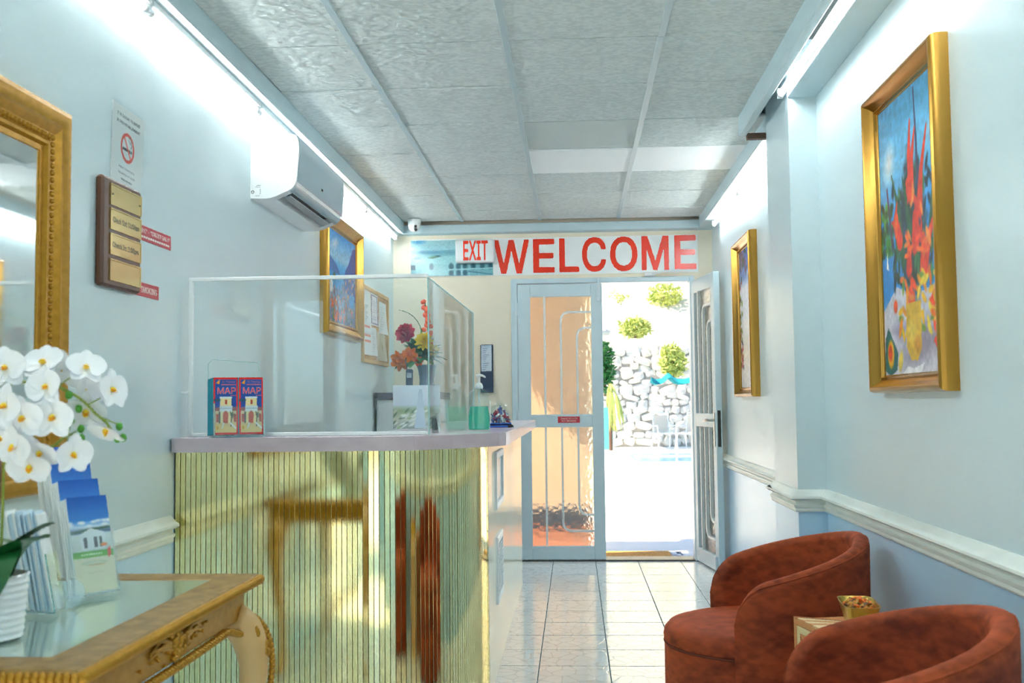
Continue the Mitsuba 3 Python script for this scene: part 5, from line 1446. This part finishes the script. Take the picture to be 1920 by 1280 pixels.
add('leaf', leaf_mesh([(VX - 0.03, VY - 0.05, VZ + 0.40), (VX - 0.06, VY - 0.06, VZ + 0.52), (VX - 0.13, VY - 0.06, VZ + 0.58), (VX - 0.20, VY - 0.06, VZ + 0.60)], 0.022, 0.3), 'mat_foliage_dark', vs, smooth=True)
# framed print standing on the staff side of the counter
C = Canvas(0.20, 0.19, 60, 60, '#d6dbe6')
C.grad([(0, '#7d8078'), (0.2, '#c9c4b8'), (0.42, '#8a9a72'), (0.55, '#c9cedc'), (1.0, '#dfe4ee')])
R = np.random.default_rng(2)
for _ in range(50): C.blob(R.uniform(0, 1), R.uniform(0, 0.45), 0.10, 0.03, R.choice(['#8fa06a', '#d8d4cc', '#5a6a50', '#b8b4a8', '#e4e2de']), R.uniform(0, 60), 0.5)
C.poly([(0.45, 0.0), (0.7, 0.0), (0.62, 0.9), (0.55, 0.9)], '#bfc6d6')
pf_ = thing('picture_sheet', 'white sheet with a rocky landscape print standing behind the front sheet of the screen', 'picture')
m, cc = C.mesh(0.002)
Mpf = frame_m((-0.765, 4.42, CT + 0.006), (0.98, 0.18, 0), (-0.06, 0, 1)) @ rot(-14, (1, 0, 0)) @ tr(0, 0.002, 0)
add('print', mv(m, Mpf), 'mat_print_gloss', pf_, color=cc)
add('easel', mv(tube([(0.10, 0.12, -0.002), (0.10, 0.026, -0.07)], 0.004, 6), Mpf), 'mat_white_plastic', pf_)
# rack on the end wall
rk = thing('wall_rack', 'dark blue wall rack with a white printed list beside the door', 'wall rack')
Mrk = WB(-0.735, 1.312)
add('back', mv(bx(0, 0.100, 0, 0.378, 0, 0.014, 0.004), Mrk), 'mat_dark_blue', rk)
add('pocket', mv(bx(0.0, 0.100, 0, 0.165, 0.014, 0.036, 0.006), Mrk), 'mat_dark_blue', rk)
C = Canvas(0.082, 0.205, 40, 80, '#ccd8e2')
for i in range(11): C.rect(0.12, 0.06 + 0.08 * i, 0.12 + 0.7 * ((i * 5) % 4 + 3) / 7, 0.085 + 0.08 * i, '#7f96b4')
C.rect(0, 0.90, 1, 1, '#b4c4d4')
m, cc = C.mesh(0.003)
add('list', mv(m, Mrk @ tr(0.006, 0.168, 0.0145)), 'mat_print', rk, color=cc, label='white printed list')
# ------------------------------------------------------------------ outside
add('patio', bx(-14, 16, 8.45, 34, -0.25, -0.05), 'mat_patio', label='sunlit pale concrete patio beyond the door', kind=S)
add('porch', bx(-3.5, 0.16, 8.45, 9.05, -0.05, -0.03), 'mat_porch_floor', label='pinkish porch floor strip behind the closed door leaf', kind=S)
pw = add('porch_wall', bx(-3.5, 0.15, 9.05, 9.25, -0.05, 2.7), 'mat_peach_wall', label='peach wall just outside, seen through the rippled glass', kind=S)
add('band', bx(-3.5, 0.08, 8.98, 9.05, 0.17, 0.34, 0.004), 'mat_peach_band', pw, label='dark band low on the wall')
dm = thing('doormat', 'tan doormat with a blue patterned border just outside the open door', 'doormat')
add('border', bx(0.20, 0.88, 8.52, 9.08, -0.05, -0.036, 0.004), 'mat_mat_border', dm, label='blue patterned border')
add('pile', bx(0.20, 0.775, 8.575, 9.02, -0.037, -0.024, 0.003), 'mat_coir', dm, label='tan coir middle')
# pool
pl = thing('swimming_pool', 'blue strip of swimming pool in front of the stone wall', 'swimming pool')
add('water', bx(1.3, 9.0, 22.7, 26.6, -0.07, -0.047), 'mat_pool_water', pl)
add('coping', cat_([bx(1.1, 9.2, 22.3, 22.7, -0.07, -0.035, 0.01), bx(1.1, 9.2, 26.6, 27.0, -0.07, -0.035, 0.01), bx(1.0, 1.3, 22.3, 27.0, -0.07, -0.035, 0.01), bx(1.4, 9.0, 24.75, 25.5, -0.07, -0.035, 0.01)]), 'mat_patio', pl)
# retaining wall with its stones
sw = add('stone_wall', bx(-6.0, 12.0, 30.6, 31.4, -0.2, 2.85), 'mat_mortar', label='dry stone retaining wall behind the pool', kind=S)
R = np.random.default_rng(77)
base = trimesh.creation.icosphere(1, 1.0)
variants = []
for i in range(6):
    P = np.sign(base.vertices) * np.abs(base.vertices) ** 0.6 * (1 + R.normal(0, 0.10, (len(base.vertices), 1)))
    variants.append(mikit.ply(trimesh.convex.convex_hull(P), 'mat_stone', smooth=False))
z = 0.0
while z < 2.7:
    h = R.uniform(0.17, 0.30)
    x = -0.8 + R.uniform(-0.3, 0.0)
    while x < 5.2:
        w_ = R.uniform(0.20, 0.52)
        hh = h * R.uniform(0.75, 1.3)
        add('stone', variants[R.integers(0, 6)], None, sw, to_world=T().translate([x + w_ / 2, 30.58, z + h / 2 + R.uniform(-0.05, 0.05)]).rotate([0, 1, 0], R.uniform(-25, 25)).scale([w_ * 0.50, R.uniform(0.09, 0.16), hh * 0.50]))
        x += w_
    z += h * 0.95
add('hillside', (np.array([(-12, 31.4, 2.8), (16, 31.4, 2.8), (16, 44, 12), (-12, 44, 12), (-12, 44, -0.2), (16, 44, -0.2), (-12, 31.4, -0.2), (16, 31.4, -0.2)], float), np.array([(0, 1, 2), (0, 2, 3), (4, 3, 2), (4, 2, 5), (6, 1, 0), (6, 7, 1)])), 'mat_hill', smooth=False,
    label='dry sunlit slope above the stone wall', kind=S)
def leafy(name, label, c, r, n_, m_, lw=0.10, cat='shrub', seed=0, group=None):
    R = np.random.default_rng(seed)
    quad = petal(0.15, lw * 0.55, 0.2, 0.8, 4, 3)
    V, Fc, off = [], [], 0
    for i in range(n_):
        d = R.normal(0, 1, 3); d /= np.linalg.norm(d)
        p = np.array(c) + d * np.array(r) * R.uniform(0.5, 1.0)
        M = trimesh.transformations.euler_matrix(*R.uniform(0, 6.28, 3)); M[:3, 3] = p
        v = trimesh.transform_points(quad.vertices, M)
        V.append(v); Fc.append(quad.faces + off); off += len(v)
    k = thing(name, label, cat, group)
    add('foliage', trimesh.Trimesh(np.vstack(V), np.vstack(Fc), process=False), m_, k, smooth=False, kind='stuff', label='leaves')
    add('stem', tube([(c[0], c[1], c[2] - r[2] * 1.05), (c[0], c[1], c[2])], 0.04, 7), 'mat_stem_brown', k)
leafy('shrub', 'green creeper hanging over the top of the stone wall, right of centre in the doorway', (2.80, 30.14, 2.40), (0.40, 0.22, 0.50), 700, 'mat_foliage', seed=1)
leafy('shrub', 'green bush on top of the stone wall in the middle of the doorway', (1.80, 31.0, 3.42), (0.50, 0.4, 0.30), 700, 'mat_foliage', seed=2)
leafy('shrub', 'dark green bush at the left edge of the doorway', (0.86, 29.8, 2.25), (0.24, 0.3, 0.80), 700, 'mat_foliage_dark', seed=3)
leafy('shrub', 'yellow-green bush on the slope high in the doorway', (2.9, 33.5, 4.6), (0.6, 0.5, 0.4), 500, 'mat_foliage', seed=5)
leafy('shrub', 'small pale bush on the slope at upper left of the doorway', (1.5, 34.0, 4.4), (0.5, 0.5, 0.4), 300, 'mat_foliage', seed=6)
pm_ = thing('palm_plant', 'drooping yellow-green palm beside the teal post at the left of the doorway', 'plant')
R = np.random.default_rng(12)
for i in range(9):
    s_ = R.uniform(-0.2, 0.7)
    P = [(0.95, 28.4, 1.75), (0.95 + 0.25 * s_, 28.3 + R.uniform(-0.3, 0.3), 1.6 - 0.1 * i * 0.3), (1.0 + 0.45 * s_, 28.3, 0.95 - 0.05 * i), (1.03 + 0.5 * s_, 28.3, 0.45)]
    add('frond', leaf_mesh(P, 0.09, 0.4), 'mat_foliage', pm_, smooth=True)
add('trunk', tube([(0.95, 28.4, -0.05), (0.95, 28.4, 1.75)], 0.05, 8), 'mat_stem_brown', pm_)
tp_ = add('garden_post', bx(0.70, 1.03, 28.9, 29.2, -0.06, 1.10, 0.01), 'mat_teal_paint', label='pale teal painted post at the left edge of the doorway', cat='post')
rf = thing('shed_roof', 'grey corrugated roof edge at the left of the open doorway', 'roof')
add('sheet', mv(bx(-0.5, 0.98, 28.0, 29.5, 0, 0.04), tr(0, 0, 3.1) @ rot(0, (1, 0, 0))), 'mat_roof_metal', rf)
for i in range(10):
    add('rib', mv(bx(-0.5 + 0.15 * i, -0.45 + 0.15 * i, 27.98, 29.5, 0.04, 0.07), tr(0, 0, 3.1)), 'mat_roof_metal', rf)
add('post', bx(0.3, 0.4, 28.9, 29.0, -0.06, 3.1), 'mat_white_paint', rf)
# parasol (folded low, teal)
um = thing('parasol', 'teal parasol canopy at the right of the open doorway', 'parasol')
cu = spline([(2.10, 29.0, 1.92), (2.22, 29.0, 1.86), (2.40, 29.0, 1.90), (2.56, 29.0, 2.02), (2.70, 29.0, 1.92), (3.0, 29.0, 1.86), (3.6, 29.0, 1.88)], 40)
G = np.stack([cu + [0, -0.5, -0.14], cu + [0, -0.25, -0.05], cu, cu + [0, 0.25, -0.05], cu + [0, 0.5, -0.14]], 1)
add('canopy', cat_([quads(G), quads(G - [0, 0, 0.01])]), 'mat_teal_cloth', um, smooth=True)
add('pole', tube([(3.35, 29.0, -0.06), (3.35, 29.0, 1.9)], 0.025, 10), 'mat_white_plastic', um)
# white patio chairs
def patio_chair(x, y, deg, label):
    k = thing('patio_chair', label, 'chair', 'white patio chairs by the pool')
    M = tr(x, y, -0.05) @ rot(deg, (0, 0, 1))
    add('seat', mv(bx(-0.24, 0.24, -0.22, 0.24, 0.42, 0.45, 0.01), M), 'mat_white_plastic', k)
    add('backrest', mv(mv(bx(-0.20, 0.20, -0.012, 0.012, 0.02, 0.48, 0.01), rot(-10, (1, 0, 0))), M @ tr(0, 0.24, 0.45)), 'mat_mesh_grey', k, label='grey mesh back')
    for s_ in (-1, 1):
        add('back_post', mv(tube([(s_ * 0.22, 0.24, 0.40), (s_ * 0.22, 0.33, 0.98)], 0.02, 8), M), 'mat_white_plastic', k)
        add('leg', mv(tube([(s_ * 0.24, -0.2, 0.43), (s_ * 0.27, -0.28, 0.0)], 0.02, 8), M), 'mat_white_plastic', k)
        add('leg', mv(tube([(s_ * 0.24, 0.22, 0.43), (s_ * 0.27, 0.34, 0.0)], 0.02, 8), M), 'mat_white_plastic', k)
        add('armrest', mv(tube([(s_ * 0.26, 0.24, 0.64), (s_ * 0.27, -0.2, 0.64), (s_ * 0.26, -0.24, 0.43)], 0.018, 8), M), 'mat_white_plastic', k)
    add('top_rail', mv(tube([(-0.22, 0.33, 0.98), (0.22, 0.33, 0.98)], 0.02, 8), M), 'mat_white_plastic', k)
patio_chair(2.42, 28.9, 15, 'white patio chair with a grey back in front of the stone wall')
patio_chair(3.05, 28.6, -35, 'white patio chair half hidden by the open door leaf')
# ground and planting on the street side (seen in the reflections of the counter front)
add('street', cat_([bx(-14, -1.60, -14, 8.45, -0.25, -0.06), bx(-1.60, 14, -14, -2.1, -0.25, -0.06)]), 'mat_patio', label='pale pavement outside the glass doors behind the viewer', kind=S)
